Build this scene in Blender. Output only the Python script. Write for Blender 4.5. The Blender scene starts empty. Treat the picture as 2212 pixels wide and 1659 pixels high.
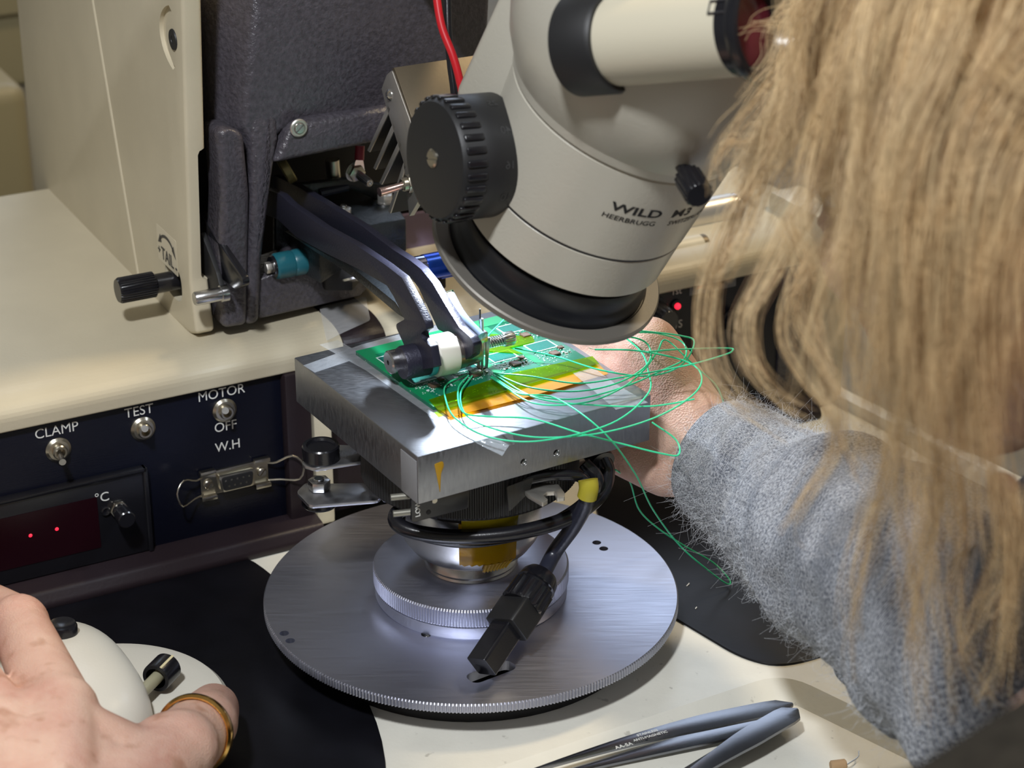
import bpy, bmesh, math, random
from mathutils import Vector, Matrix, noise
random.seed(7)
S = 0.001                      # the script's lengths are millimetres
SC = bpy.context.scene
COL = SC.collection
V = Vector
R_ = math.radians

# ---------------------------------------------------------------- camera
CAM = V((16.7, -771.0, 470.0))
PITCH = R_(25)
FPX = 4700.0
CF = V((0, math.cos(PITCH), -math.sin(PITCH)))
CU = V((0, math.sin(PITCH), math.cos(PITCH)))
CR = V((1, 0, 0))
cd = bpy.data.cameras.new('camera')
cam = bpy.data.objects.new('camera', cd)
COL.objects.link(cam)
cam.location = CAM * S
cam.rotation_euler = (math.pi / 2 - PITCH, 0, 0)
cd.sensor_width = 36.0
cd.lens = FPX / 2212.0 * 36.0
cd.clip_start = 0.02
cd.clip_end = 20
cd.dof.use_dof = True
cd.dof.focus_distance = 0.86
cd.dof.aperture_fstop = 16
SC.camera = cam

def ray(x, y):
    return CF + CR * ((x - 1106) / FPX) - CU * ((y - 829.5) / FPX)
def pz(x, y, z):               # the point at height z seen at this spot of the photograph
    r = ray(x, y)
    return CAM + r * ((z - CAM.z) / r.z)
def pd(x, y, d):               # the point d millimetres deep
    return CAM + ray(x, y) * d

# ---------------------------------------------------------------- world, lamps, exposure
SC.view_settings.view_transform = 'Standard'
SC.view_settings.look = 'None'
SC.view_settings.gamma = 1
SC.view_settings.exposure = 0.0
w = bpy.data.worlds.new('room_light')
SC.world = w
w.use_nodes = True
bg = w.node_tree.nodes['Background']
bg.inputs[0].default_value = (0.80, 0.74, 0.62, 1)
bg.inputs[1].default_value = 0.19

def area(name, loc, target, size, power, col, shape='DISK', sy=None):
    ld = bpy.data.lights.new(name, 'AREA')
    ld.shape = shape
    ld.size = size * S
    if sy: ld.size_y = sy * S
    ld.energy = power
    ld.color = col
    o = bpy.data.objects.new(name, ld)
    COL.objects.link(o)
    o.location = V(loc) * S
    o.rotation_euler = (V(target) - V(loc)).to_track_quat('-Z', 'Y').to_euler()
    return o
area('task_lamp_light', (-170, -750, 1060), (20, 0, 30), 95, 12, (0.93, 0.96, 1.0))
area('ceiling_lamp_light', (900, 500, 1700), (-50, 100, 60), 320, 15, (1.0, 0.80, 0.52))
area('rear_sheen_fill', (-100, 1350, 900), (0, 0, 50), 900, 6.5, (0.68, 0.80, 1.0), 'SQUARE')  # added cool fill from behind, for sheen on the disc and flat metal
LED = pd(972, 452, 848)
area('led_lamp_light', LED, (15, -15, 110), 9, 0.25, (0.78, 0.88, 1.0))

# ---------------------------------------------------------------- frames
def frame(origin, xa, ya, za):
    m = Matrix.Identity(4)
    for i, a in enumerate((xa, ya, za)):
        for k in range(3): m[k][i] = a[k]
    for k in range(3): m[k][3] = origin[k]
    return m
def axis_frame(origin, z, hint=V((0, 0, 1))):
    z = V(z).normalized()
    x = V(hint).cross(z)
    if x.length < 1e-4: x = V((1, 0, 0)).cross(z)
    x.normalize()
    return frame(V(origin), x, z.cross(x), z)
MF = Matrix.Rotation(R_(28), 4, 'Z')          # machine: x along the panels, y to the back
MI = MF.inverted()
BF = Matrix.Rotation(R_(31), 4, 'Z')          # the block's own turn
BI = BF.inverted()
def onx(x, y, val, F=MF, ax=0):               # photograph spot on a plane of a frame
    FI = F.inverted()
    r = FI.to_3x3() @ ray(x, y)
    c = FI @ CAM
    return c + r * ((val - c[ax]) / r[ax])

# ---------------------------------------------------------------- materials
MATS = {}
def mat(name, col, rough=0.5, metal=0.0, bump=0.0, bscale=900, var=0.0, vscale=60, spec=0.5, coat=0.0,
        trans=0.0, alpha=1.0, sss=0.0, emit=None, estr=0.0, col2=None, brush=None, sheen=0.0, rvar=0.0, ior=1.5, dirt=0.0):
    if name in MATS: return MATS[name]
    m = bpy.data.materials.new(name)
    m.use_nodes = True
    nt = m.node_tree
    N, L = nt.nodes, nt.links
    b = N['Principled BSDF']
    c4 = (*col, 1)
    b.inputs['Base Color'].default_value = c4
    b.inputs['Roughness'].default_value = rough
    b.inputs['Metallic'].default_value = metal
    b.inputs['Specular IOR Level'].default_value = spec
    b.inputs['Coat Weight'].default_value = coat
    b.inputs['Transmission Weight'].default_value = trans
    b.inputs['Alpha'].default_value = alpha
    b.inputs['IOR'].default_value = ior
    b.inputs['Sheen Weight'].default_value = sheen
    if sss:
        b.inputs['Subsurface Weight'].default_value = sss
        b.inputs['Subsurface Radius'].default_value = (0.004, 0.0015, 0.0008)
        b.inputs['Subsurface Scale'].default_value = 1.0
    if emit:
        b.inputs['Emission Color'].default_value = (*emit, 1)
        b.inputs['Emission Strength'].default_value = estr
    tc = N.new('ShaderNodeTexCoord')
    mp = N.new('ShaderNodeMapping')
    L.new(tc.outputs['Object'], mp.inputs[0])
    if brush: 
        mp.inputs['Scale'].default_value = brush[:3]
        if len(brush) > 3: mp.inputs['Rotation'].default_value = (0, 0, R_(-brush[3]))
    last = None
    if var or col2:
        n1 = N.new('ShaderNodeTexNoise')
        n1.inputs['Scale'].default_value = vscale
        n1.inputs['Detail'].default_value = 5
        L.new(mp.outputs[0], n1.inputs['Vector'])
        mx = N.new('ShaderNodeMix'); mx.data_type = 'RGBA'
        cr = N.new('ShaderNodeMapRange')
        cr.inputs[1].default_value = 0.35; cr.inputs[2].default_value = 0.65
        L.new(n1.outputs[0], cr.inputs[0])
        L.new(cr.outputs[0], mx.inputs[0])
        a = col2 if col2 else tuple(max(0, c * (1 - var)) for c in col)
        mx.inputs[6].default_value = c4
        mx.inputs[7].default_value = (*a, 1)
        last = mx.outputs[2]
    if dirt:
        n3 = N.new('ShaderNodeTexNoise'); n3.inputs['Scale'].default_value = 160; n3.inputs['Detail'].default_value = 8
        L.new(tc.outputs['Object'], n3.inputs['Vector'])
        r3 = N.new('ShaderNodeMapRange'); r3.inputs[1].default_value = 0.66; r3.inputs[2].default_value = 0.72
        r3.inputs[4].default_value = dirt
        L.new(n3.outputs[0], r3.inputs[0])
        m3 = N.new('ShaderNodeMix'); m3.data_type = 'RGBA'
        L.new(r3.outputs[0], m3.inputs[0])
        if last: L.new(last, m3.inputs[6])
        else: m3.inputs[6].default_value = c4
        m3.inputs[7].default_value = (0.10, 0.085, 0.06, 1)
        last = m3.outputs[2]
    if last: L.new(last, b.inputs['Base Color'])
    if bump or rvar:
        n2 = N.new('ShaderNodeTexNoise')
        n2.inputs['Scale'].default_value = bscale
        n2.inputs['Detail'].default_value = 4
        L.new(mp.outputs[0], n2.inputs['Vector'])
        if bump:
            bp = N.new('ShaderNodeBump')
            bp.inputs['Strength'].default_value = bump
            bp.inputs['Distance'].default_value = 0.0006
            L.new(n2.outputs[0], bp.inputs['Height'])
            L.new(bp.outputs[0], b.inputs['Normal'])
        if rvar:
            rr = N.new('ShaderNodeMapRange')
            rr.inputs[1].default_value = 0.3; rr.inputs[2].default_value = 0.7
            rr.inputs[3].default_value = max(0.03, rough - rvar); rr.inputs[4].default_value = rough + rvar
            L.new(n2.outputs[0], rr.inputs[0])
            L.new(rr.outputs[0], b.inputs['Roughness'])
    MATS[name] = m
    return m

CREAM = mat('cream_paint', (0.63, 0.56, 0.41), 0.42, bump=0.12, bscale=700, var=0.06, vscale=30)
TABLE = mat('worn_cream_table', (0.80, 0.78, 0.69), 0.40, bump=0.12, bscale=500, var=0.07, vscale=50, dirt=0.35)
PURPLE = mat('purple_hammer_paint', (0.078, 0.071, 0.086), 0.30, bump=1.0, bscale=600, var=0.35, vscale=500, spec=0.7)
PLUM = mat('plum_trim', (0.020, 0.013, 0.016), 0.42, spec=0.35, bump=0.15, bscale=700)
PANEL = mat('black_anodised_panel', (0.004, 0.005, 0.013), 0.34, metal=0.0, bump=0.12, bscale=400, brush=(0.12, 1, 6, 28), spec=0.4)
RUBBER = mat('black_rubber_mat', (0.006, 0.006, 0.009), 0.42, spec=0.3, bump=0.06, bscale=300, var=0.4, vscale=40)
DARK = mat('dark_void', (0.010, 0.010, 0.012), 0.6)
BLACKPL = mat('black_plastic', (0.010, 0.010, 0.013), 0.22, bump=0.05, bscale=1500, spec=0.6)
BLACKMAT = mat('matt_black_plastic', (0.014, 0.014, 0.015), 0.5, bump=0.1, bscale=2500)
ARM = mat('blackened_arm_metal', (0.034, 0.034, 0.056), 0.36, metal=0.4, bump=0.35, bscale=900, brush=(1, 3, 1))
CAST = mat('black_cast_metal', (0.020, 0.024, 0.028), 0.35, bump=0.5, bscale=800)
STEEL = mat('bright_steel', (0.62, 0.62, 0.62), 0.25, metal=1.0, bump=0.04, bscale=800)
NICKEL = mat('nickel_plated', (0.58, 0.54, 0.45), 0.28, metal=1.0, bump=0.05, bscale=900)
ALU = mat('machined_aluminium', (0.36, 0.37, 0.40), 0.42, metal=1.0, bump=0.12, bscale=260, brush=(1, 8, 1, 31), rvar=0.08)
ALUSIDE = mat('brushed_aluminium', (0.55, 0.56, 0.60), 0.36, metal=1.0, bump=0.10, bscale=260, brush=(1, 1, 12, 31), rvar=0.08)
DISC = mat('turntable_steel', (0.55, 0.57, 0.68), 0.44, metal=1.0, bump=0.012, bscale=50, brush=(1, 30, 1, -20), rvar=0.05)
HEAT = mat('heatsink_aluminium', (0.66, 0.63, 0.58), 0.38, metal=0.85, bump=0.05, bscale=800)
BRASSY = mat('bronze_plate', (0.15, 0.12, 0.08), 0.45, metal=0.6, bump=0.05, bscale=500)
SCOPE = mat('microscope_enamel', (0.53, 0.50, 0.42), 0.30, bump=0.16, bscale=900, spec=0.55)
RINGGREY = mat('grey_ring_metal', (0.22, 0.205, 0.18), 0.5, metal=0.45, bump=0.06, bscale=900)
WHITE = mat('white_lettering', (0.80, 0.80, 0.76), 0.5)
INK = mat('dark_lettering', (0.03, 0.028, 0.03), 0.5)
REDLED = mat('red_led', (0.5, 0.01, 0.02), 0.3, emit=(1, 0.02, 0.05), estr=1.8)
REDDISP = mat('dark_red_display', (0.014, 0.001, 0.004), 0.25)
CERAMIC = mat('ceramic_ring', (0.85, 0.80, 0.70), 0.4)
TEAL = mat('teal_plastic', (0.015, 0.12, 0.155), 0.35, bump=0.1, bscale=900)
BLUE = mat('blue_anodised', (0.01, 0.08, 0.65), 0.22, metal=0.6)
GLASS = mat('clear_glass', (0.9, 0.95, 1.0), 0.05, trans=1.0, ior=1.45)
GREENW = mat('green_wire_insulation', (0.05, 0.72, 0.36), 0.35)
REDW = mat('red_wire_insulation', (0.55, 0.012, 0.02), 0.35)
COPPER = mat('tinned_copper', (0.7, 0.55, 0.42), 0.3, metal=1)
GOLD = mat('gold_ring', (0.85, 0.52, 0.16), 0.18, metal=1.0)
PEARL = mat('pearl', (0.75, 0.55, 0.42), 0.15, coat=0.6)
YELLOW = mat('yellow_sleeve', (0.42, 0.36, 0.03), 0.4)
SKIN = None

# ---------------------------------------------------------------- mesh helpers (world millimetres)
def link(name, me, m, parent=None):
    o = bpy.data.objects.new(name, me)
    COL.objects.link(o)
    if m:
        for mm in (m if isinstance(m, (list, tuple)) else [m]): me.materials.append(mm)
    if parent is not None: o.parent = parent
    return o
def world_loc(p):
    l = V((0, 0, 0))
    while p is not None:
        l = l + p.location
        p = p.parent
    return l
def obj(name, bm, m, parent=None, smooth=True, angle=35):
    bmesh.ops.scale(bm, vec=(S, S, S), verts=bm.verts)
    base = world_loc(parent)
    if parent is not None: bmesh.ops.translate(bm, vec=-base, verts=bm.verts)
    bmesh.ops.recalc_face_normals(bm, faces=bm.faces)
    me = bpy.data.meshes.new(name)
    bm.to_mesh(me); bm.free()
    if smooth:
        me.polygons.foreach_set('use_smooth', [True] * len(me.polygons))
        me.set_sharp_from_angle(angle=R_(angle))
    return link(name, me, m, parent)
def thing(name, label, cat, loc=(0, 0, 0), group=None):
    o = bpy.data.objects.new(name, None)
    o.empty_display_size = 0.01
    COL.objects.link(o)
    o.location = V(loc) * S
    tag(o, label, cat, group)
    return o
def tag(o, label, cat=None, group=None, kind=None):
    if label: o['label'] = label
    if cat: o['category'] = cat
    if group: o['group'] = group
    if kind: o['kind'] = kind
    return o
def new(): return bmesh.new()
def join(dst, src):
    me = bpy.data.meshes.new('tmp'); src.to_mesh(me); src.free()
    dst.from_mesh(me); bpy.data.meshes.remove(me)
    return dst
def box(x0, x1, y0, y1, z0, z1, F=MF, bev=0.0, seg=2):
    bm = new()
    bmesh.ops.create_cube(bm, size=1)
    for v in bm.verts:
        v.co = V(((x0 + x1) / 2 + v.co.x * (x1 - x0), (y0 + y1) / 2 + v.co.y * (y1 - y0), (z0 + z1) / 2 + v.co.z * (z1 - z0)))
    if bev: bmesh.ops.bevel(bm, geom=bm.edges[:], offset=bev, segments=seg, affect='EDGES', profile=0.5, clamp_overlap=True)
    bm.transform(F)
    return bm
def cyl(F, r, z0, z1, n=48, r2=None, bev=0.0):
    r2 = r if r2 is None else r2
    if bev: return lathe(F, [(0, z0), (r - bev, z0), (r, z0 + bev), (r2, z1 - bev), (r2 - bev, z1), (0, z1)], n)
    return lathe(F, [(0, z0), (r, z0), (r2, z1), (0, z1)], n)
def lathe(F, prof, n=64, knurl=None):
    """prof: (radius, height); knurl = (teeth, depth, set of profile rows)"""
    bm = new()
    if knurl: n = knurl[0] * 4
    rows = []
    for i, (r, h) in enumerate(prof):
        if r < 1e-6:
            rows.append([bm.verts.new((0, 0, h))]); continue
        row = []
        for k in range(n):
            a = 2 * math.pi * k / n
            rr = r
            if knurl and i in knurl[2] and k % 4 in (2, 3): rr = r - knurl[1]
            row.append(bm.verts.new((rr * math.cos(a), rr * math.sin(a), h)))
        rows.append(row)
    for a, b in zip(rows, rows[1:]):
        if len(a) == 1 and len(b) == 1: continue
        for k in range(n):
            k2 = (k + 1) % n
            if len(a) == 1: bm.faces.new((a[0], b[k], b[k2]))
            elif len(b) == 1: bm.faces.new((a[k], a[k2], b[0]))
            else: bm.faces.new((a[k], a[k2], b[k2], b[k]))
    bm.transform(F)
    return bm
def prism(pts, F, t0, t1, bev=0.0, seg=2):
    """polygon (local x,y) extruded along local z"""
    bm = new()
    lo = [bm.verts.new((p[0], p[1], t0)) for p in pts]
    f = bm.faces.new(lo)
    r = bmesh.ops.extrude_face_region(bm, geom=[f])
    for v in r['geom']:
        if isinstance(v, bmesh.types.BMVert): v.co.z = t1
    bmesh.ops.recalc_face_normals(bm, faces=bm.faces)
    if bev: bmesh.ops.bevel(bm, geom=bm.edges[:], offset=bev, segments=seg, affect='EDGES', profile=0.5, clamp_overlap=True)
    bm.transform(F)
    return bm
def catmull(pts, n=8):
    P = [V(p) for p in pts]
    out = []
    for i in range(len(P) - 1):
        p0 = P[i - 1] if i else P[0] * 2 - P[1]
        p1, p2 = P[i], P[i + 1]
        p3 = P[i + 2] if i + 2 < len(P) else P[-1] * 2 - P[-2]
        for k in range(n):
            t = k / n
            out.append(0.5 * ((2 * p1) + (p2 - p0) * t + (2 * p0 - 5 * p1 + 4 * p2 - p3) * t * t + (3 * p1 - p0 - 3 * p2 + p3) * t ** 3))
    out.append(P[-1])
    return out
def tube(path, r, n=12, smoothn=8, r_end=None, closed=False):
    P = catmull(path, smoothn) if smoothn > 1 else [V(p) for p in path]
    bm = new()
    rows = []
    up = V((0, 0, 1))
    t = (P[1] - P[0]).normalized()
    nx = up.cross(t)
    if nx.length < 1e-3: nx = V((1, 0, 0))
    nx.normalize()
    for i, p in enumerate(P):
        t = (P[min(i + 1, len(P) - 1)] - P[max(i - 1, 0)])
        if t.length > 1e-9: t.normalize()
        nx = (nx - t * nx.dot(t)).normalized()
        ny = t.cross(nx)
        f = i / max(1, len(P) - 1)
        rr = (r(f) if callable(r) else (r if r_end is None else r + (r_end - r) * f))
        rows.append([bm.verts.new(p + (nx * math.cos(a) + ny * math.sin(a)) * rr) for a in [2 * math.pi * k / n for k in range(n)]])
    for a, b in zip(rows, rows[1:]):
        for k in range(n): bm.faces.new((a[k], a[(k + 1) % n], b[(k + 1) % n], b[k]))
    if not closed:
        bm.faces.new(rows[0][::-1]); bm.faces.new(rows[-1])
    return bm
def apply_mods(bm, setup):
    me = bpy.data.meshes.new('tmp'); bm.to_mesh(me); bm.free()
    o = bpy.data.objects.new('tmp', me); COL.objects.link(o)
    extra = setup(o) or []
    dg = bpy.context.evaluated_depsgraph_get()
    out = new(); out.from_mesh(o.evaluated_get(dg).to_mesh())
    for x in [o] + extra:
        d = x.data
        bpy.data.objects.remove(x); bpy.data.meshes.remove(d)
    return out
def cut(bm, cutters):
    c = new()
    for k in cutters: join(c, k)
    bmesh.ops.recalc_face_normals(c, faces=c.faces)
    bmesh.ops.recalc_face_normals(bm, faces=bm.faces)
    cm = bpy.data.meshes.new('cutm'); c.to_mesh(cm); c.free()
    def s(o):
        co = bpy.data.objects.new('cut', cm); COL.objects.link(co)
        md = o.modifiers.new('b', 'BOOLEAN'); md.operation = 'DIFFERENCE'; md.solver = 'EXACT'; md.object = co
        return [co]
    return apply_mods(bm, s)
def text(s, size, F, depth=0.08, bold=0.02, align='CENTER', sx=1.0, warp=None):
    cu = bpy.data.curves.new('t', 'FONT')
    cu.body = s; cu.size = size; cu.align_x = align; cu.align_y = 'CENTER'; cu.offset = bold * size * 0.5; cu.extrude = depth
    cu.resolution_u = 4
    o = bpy.data.objects.new('t', cu); COL.objects.link(o)
    dg = bpy.context.evaluated_depsgraph_get()
    bm = new(); bm.from_mesh(o.evaluated_get(dg).to_mesh())
    bpy.data.objects.remove(o); bpy.data.curves.remove(cu)
    for v in bm.verts: v.co.x *= sx
    if warp:
        for v in bm.verts: v.co = warp(v.co)
    else: bm.transform(F)
    return bm
def hexa(F, r, z0, z1):
    return prism([(r * math.cos(R_(60 * k)), r * math.sin(R_(60 * k))) for k in range(6)], F, z0, z1, bev=min(0.3, r * .08))
def slot_screw(F, r, h, slot_dir=0.6):
    b = lathe(F, [(0, 0), (r, 0), (r, h * .6), (r * .8, h), (0, h)], 32)
    return cut(b, [box(-r * 1.2, r * 1.2, -r * .13, r * .13, h * .4, h * 1.6, F=F @ Matrix.Rotation(slot_dir, 4, 'Z'))])
def P2(F, x, y, z=0): return F @ V((x, y, z))
def rpoly(pts, r, n=6):
    """polygon with rounded corners; r one radius or a list"""
    out = []
    m = len(pts)
    for i in range(m):
        p = V(pts[i][:2]); a = V(pts[i - 1][:2]); b = V(pts[(i + 1) % m][:2])
        rr = r[i] if isinstance(r, (list, tuple)) else r
        da, db = (a - p), (b - p)
        if rr <= 0: out.append(p); continue
        ka = p + da.normalized() * min(rr, da.length * .48)
        kb = p + db.normalized() * min(rr, db.length * .48)
        for k in range(n + 1):
            t = k / n
            out.append(ka * (1 - t) ** 2 + p * 2 * t * (1 - t) + kb * t * t)
    return out
def loft(rings):
    bm = new()
    rows = [[bm.verts.new(p) for p in r] for r in rings]
    n = len(rows[0])
    for a, b in zip(rows, rows[1:]):
        for k in range(n): bm.faces.new((a[k], a[(k + 1) % n], b[(k + 1) % n], b[k]))
    bm.faces.new(rows[0][::-1]); bm.faces.new(rows[-1])
    return bm
I4 = Matrix.Identity(4)
def XF(val=0):       # frame for shapes traced in the machine's side plane: local (y,z) extruded along +x
    return MF @ frame((val, 0, 0), (0, 1, 0), (0, 0, 1), (1, 0, 0))
def tx(pts, val):
    return [(p.y, p.z) for p in (onx(a, b, val) for a, b in pts)]
def YF(val=0):       # local (x,z) extruded along +y
    return MF @ frame((0, val, 0), (1, 0, 0), (0, 0, 1), (0, -1, 0))
def ty(pts, val):
    return [(p.x, p.z) for p in (onx(a, b, val, MF, 1) for a, b in pts)]
def tz(pts, z, F=I4):
    FI = F.inverted()
    return [tuple((FI @ pz(a, b, z))[:2]) for a, b in pts]
def mxf(p, axis=(-1, 0, 0)):   # frame at a machine point with z along a machine direction
    return MF @ axis_frame(V(p), V(axis), V((0, 0, 1)) if abs(axis[2]) < .9 else V((0, 1, 0)))

# ================================================================ setting
WALL = mat('wall_paint', (0.42, 0.44, 0.46), 0.8, bump=0.1, bscale=80)
bm = box(-1600, 1600, 1400, 1440, -700, 1800, bev=0); o = obj('wall_back', bm, WALL, smooth=False); tag(o, None, kind='structure')
bm = box(-1640, -1600, -1500, 1400, -700, 1800); o = obj('wall_left', bm, WALL, smooth=False); tag(o, None, kind='structure')
FLOORM = mat('floor_vinyl', (0.05, 0.05, 0.055), 0.6, bump=0.1, bscale=30, var=.3, vscale=8)
o = obj('floor', box(-1600, 1600, -1500, 1400, -760, -700), FLOORM, smooth=False); tag(o, None, kind='structure')

# bench the machine stands on
BENCH = mat('grey_bench_laminate', (0.20, 0.19, 0.165), 0.5, bump=0.1, bscale=300, var=0.1, vscale=40)
bt = thing('workbench', 'grey laminate workbench top behind and under the bonding machine', 'workbench', P2(MF, 0, 100, -40))
obj('bench_top', box(-900, 900, -330, 1000, -70, -40, bev=3), BENCH, bt)
for sx, sy in ((-870, -300), (870, -300), (-870, 970), (870, 970)):
    obj('leg', box(sx - 25, sx + 25, sy - 25, sy + 25, -700, -70, bev=2), DARK, bt)

OLIVE = mat('olive_equipment_paint', (0.24, 0.20, 0.105), 0.5, bump=0.1, bscale=300)
eq = thing('instrument_case', 'dim olive beige instrument case on the bench behind the tall cream cover', 'instrument case', P2(MF, -60, 520, -40))
c1 = pd(-60, 290, 1350); c2 = MI @ c1
q = MI @ pd(62, 180, 1350); q2 = MI @ pd(62, 395, 1350)
obj('case_body', box(q.x - 190, q.x, q.y, q.y + 160, -40, q.z, bev=12, seg=4), OLIVE, eq)
obj('carry_handle', tube([P2(MF, q.x - 120, q.y + 60, q.z - 2), P2(MF, q.x - 110, q.y + 55, q.z + 16), P2(MF, q.x - 60, q.y + 50, q.z + 18), P2(MF, q.x - 30, q.y + 45, q.z - 2)], 5), HEAT, eq)
q = MI @ pd(75, 112, 1700)
e2 = thing('storage_cabinet', 'blurred olive beige cabinet high behind the instrument case', 'cabinet', P2(MF, q.x - 200, q.y + 60, -40))
obj('cabinet_body', box(q.x - 420, q.x + 60, q.y, q.y + 200, -40, q.z + 340, bev=8), mat('cabinet_paint', (0.30, 0.26, 0.15), 0.5), e2)
obj('cabinet_door', box(q.x - 400, q.x + 40, q.y - 8, q.y, 20, q.z + 320, bev=3), mat('cabinet_paint', (0, 0, 0)), e2)

# ================================================================ worktop with tray recess
wk = thing('machine_worktop', 'worn cream painted worktop with a shallow tool tray and paint chips', 'worktop', (0, 0, -12))
body = box(-300, 262, -330, 108, -38, 0, bev=1.5)
cn = pz(1692, 1452, 0); a = pz(1069, 1659, 0) - cn; b = pz(1875, 1540, 0) - cn
cnr = [cn, cn + a * 1.9, cn + a * 1.9 + b * 3.2, cn + b * 3.2]
ctr = sum((V(p) for p in cnr), V()) / 4
r0 = rpoly([p for p in cnr], 14)
an, bn = a.normalized(), b.normalized()
inn = [cn + (an + bn) * 8, cnr[1] + (bn - an) * 8, cnr[2] - (an + bn) * 8, cnr[3] + (an - bn) * 8]
r1 = rpoly(inn, 9)
def zr(ps, z): return [V((p.x, p.y, z)) for p in ps]
up = [p + (p - V((ctr.x, ctr.y))) .normalized() * 0.0 for p in r0]
body = cut(body, [loft([zr(up, 2), zr(up, 0), zr(r1, -6)])])
obj('worktop_slab', body, TABLE, wk, angle=20)
# long raised lip on the far right edge of the worktop
p0 = pz(1790, 846, 2); p1 = pz(2260, 1082, 2)
obj('worktop_rim', prism(rpoly([(0, -4), ((p1 - p0).length, -4), ((p1 - p0).length, 4), (0, 4)], 1.5), frame(p0, (p1 - p0).normalized(), V((0, 0, 1)).cross((p1 - p0).normalized()), (0, 0, 1)), -6, 3, bev=1), TABLE, wk)

def matpad(name, px, r, label, t=1.0, clip=None):
    pts = rpoly(tz(px, 0), r)
    return tag(obj(name, prism(pts, I4, 0.02, t, bev=0.3), RUBBER, angle=50), label, 'mat')
matpad('work_mat', [(-420, 1395), (503, 1188), (600, 1250), (835, 1560), (835, 2000), (-420, 2000)], [5, 24, 24, 40, 5, 5],
       'black mat inlaid on the worktop under the cream hand puck')
matpad('work_mat', [(1330, 1262), (1600, 1424), (1690, 1446), (1830, 1404), (2080, 1330), (1900, 1080), (1640, 905), (1262, 1000)], [5, 10, 22, 14, 14, 20, 20, 8],
       'black mat under the forearm beside the steel turntable')
matpad('work_mat', [(1798, 1424), (1806, 1470), (2130, 1652), (2400, 1560), (2150, 1392)], [10, 12, 10, 10, 10],
       'small black mat beside the tweezers tray, half under the knit sleeve')
for i, (x, y, s) in enumerate([(1483, 1266, 1.0), (1502, 1315, .5), (1345, 1548 - 150, .4)][:2]):
    p = pz(x, y, 1.1)
    tag(obj('lint_speck', tube([p, p + V((s, 1.2 * s, 0.3)), p + V((s * 1.2, 2 * s, 0.2))], 0.22, 6), WHITE), ['pale curl of lint on the black mat right of the turntable', 'tiny white dust speck on the black mat below the lint curl'][i], 'lint')

# ================================================================ machine base (console)
ba = thing('bonder_console', 'cream and plum base of the bonding machine with black switch panels', 'machine base', P2(MF, 0, 220, 0))
YP = 109.5
prof = rpoly([(106.5, 79), (106.5, 88), (116, 92.5), (345, 94), (345, 79)], [1, 5, 7, 6, 1], 5)
XFr = XF(0)
for x0, x1 in ((-330, -7), (13, 262)):
    obj('base_cover', prism(prof, XFr, x0, x1, bev=0.4), CREAM, ba, angle=25)
prof2 = rpoly([(105.5, 60), (105.5, 88.5), (116, 93.0), (345, 94.5), (345, 60)], [1, 5, 7, 6, 1], 5)
obj('plum_strap', prism(prof2, XFr, -7, 13, bev=0.4), PLUM, ba, angle=25)
obj('base_frame', join(join(box(-330, -12, 112, 345, 0.2, 79), box(24, 262, 112, 345, 0.2, 79)), box(-12, 24, 118, 345, 0.2, 79)), PLUM, ba)
obj('corner_post', box(242, 262, 104, 150, 0, 102, bev=3), CREAM, ba)
obj('centre_post', box(-25, -13, 109, 115, 0, 79, bev=1), CREAM, ba)
# plum surround of the left panel: sill and side column
sill = [(112, 0), (94, 0), (93.5, 3), (97, 8), (108, 9.5), (112, 9.5)]
obj('panel_sill', prism(rpoly(sill, 1.5), XFr, -330, -24, bev=0.3), PLUM, ba)
obj('panel_column', box(-36, -24, 104.5, 112, 3, 79, bev=1.2), PLUM, ba)
obj('panel_sill', prism(rpoly(sill, 1.5), XFr, 60, 242, bev=0.3), PLUM, ba)
lp = obj('control_panel', box(-330, -36, 109.5, 112, 9, 79, bev=0.2), PANEL, ba)
rp = obj('control_panel', prism(rpoly([(60, 9), (226, 9), (226, 79), (60, 79)], [2, 8, 8, 2]), YF(112), 0, 2.5), PANEL, ba)
obj('panel_column', box(224, 242, 108, 112, 3, 79, bev=1.0), PURPLE, ba)
PF = frame
def panel_text(s, px, py, size, parent, sx=1.0, y=YP, name='lettering', bold=0.0, m=None, dz=0.15):
    c = onx(px, py, y, MF, 1)
    F = MF @ frame((c.x, y - dz, c.z), (1, 0, 0), (0, 0, 1), (0, -1, 0))
    return obj(name, text(s, size, F, 0.05, bold, sx=sx), m or WHITE, parent, smooth=False)
for s, px, py, sz in (('CLAMP', 122, 930, 6.2), ('TEST', 300, 888, 6.2), ('MOTOR', 478, 849, 6.2), ('OFF', 487, 921, 6.2), ('W.H', 492, 963, 6.2)):
    panel_text(s, px, py, sz, lp, sx=0.95)
def toggle(px, py, tip, parent, name='toggle_switch', label=None, y=YP, r=5.4):
    c = onx(px, py, y, MF, 1)
    F = MF @ frame((c.x, y, c.z), (1, 0, 0), (0, 0, 1), (0, -1, 0))
    e = obj(name, lathe(F, [(0, 0), (r, 0), (r, 0.8), (r * .80, 1.7), (r * .58, 1.8), (r * .58, 3.6), (r * .50, 4.2), (r * .36, 4.2), (r * .30, 1.2), (0, 1.2)], 40), NICKEL, parent)
    d = V(tip)
    p = F @ V((0, 0, 1.5)); q = F @ V((d.x, d.y, d.z))
    obj('lever', tube([p, p.lerp(q, .5), q], lambda f: 0.75 + 0.75 * f, 14, 4), STEEL, e)
    return e
toggle(125, 970, (-1.5, -.8, 11), lp)
toggle(308, 925, (-2.0, 4.4, 9.5), lp)
toggle(484, 885, (-2.8, 4.2, 9.5), lp)
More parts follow.
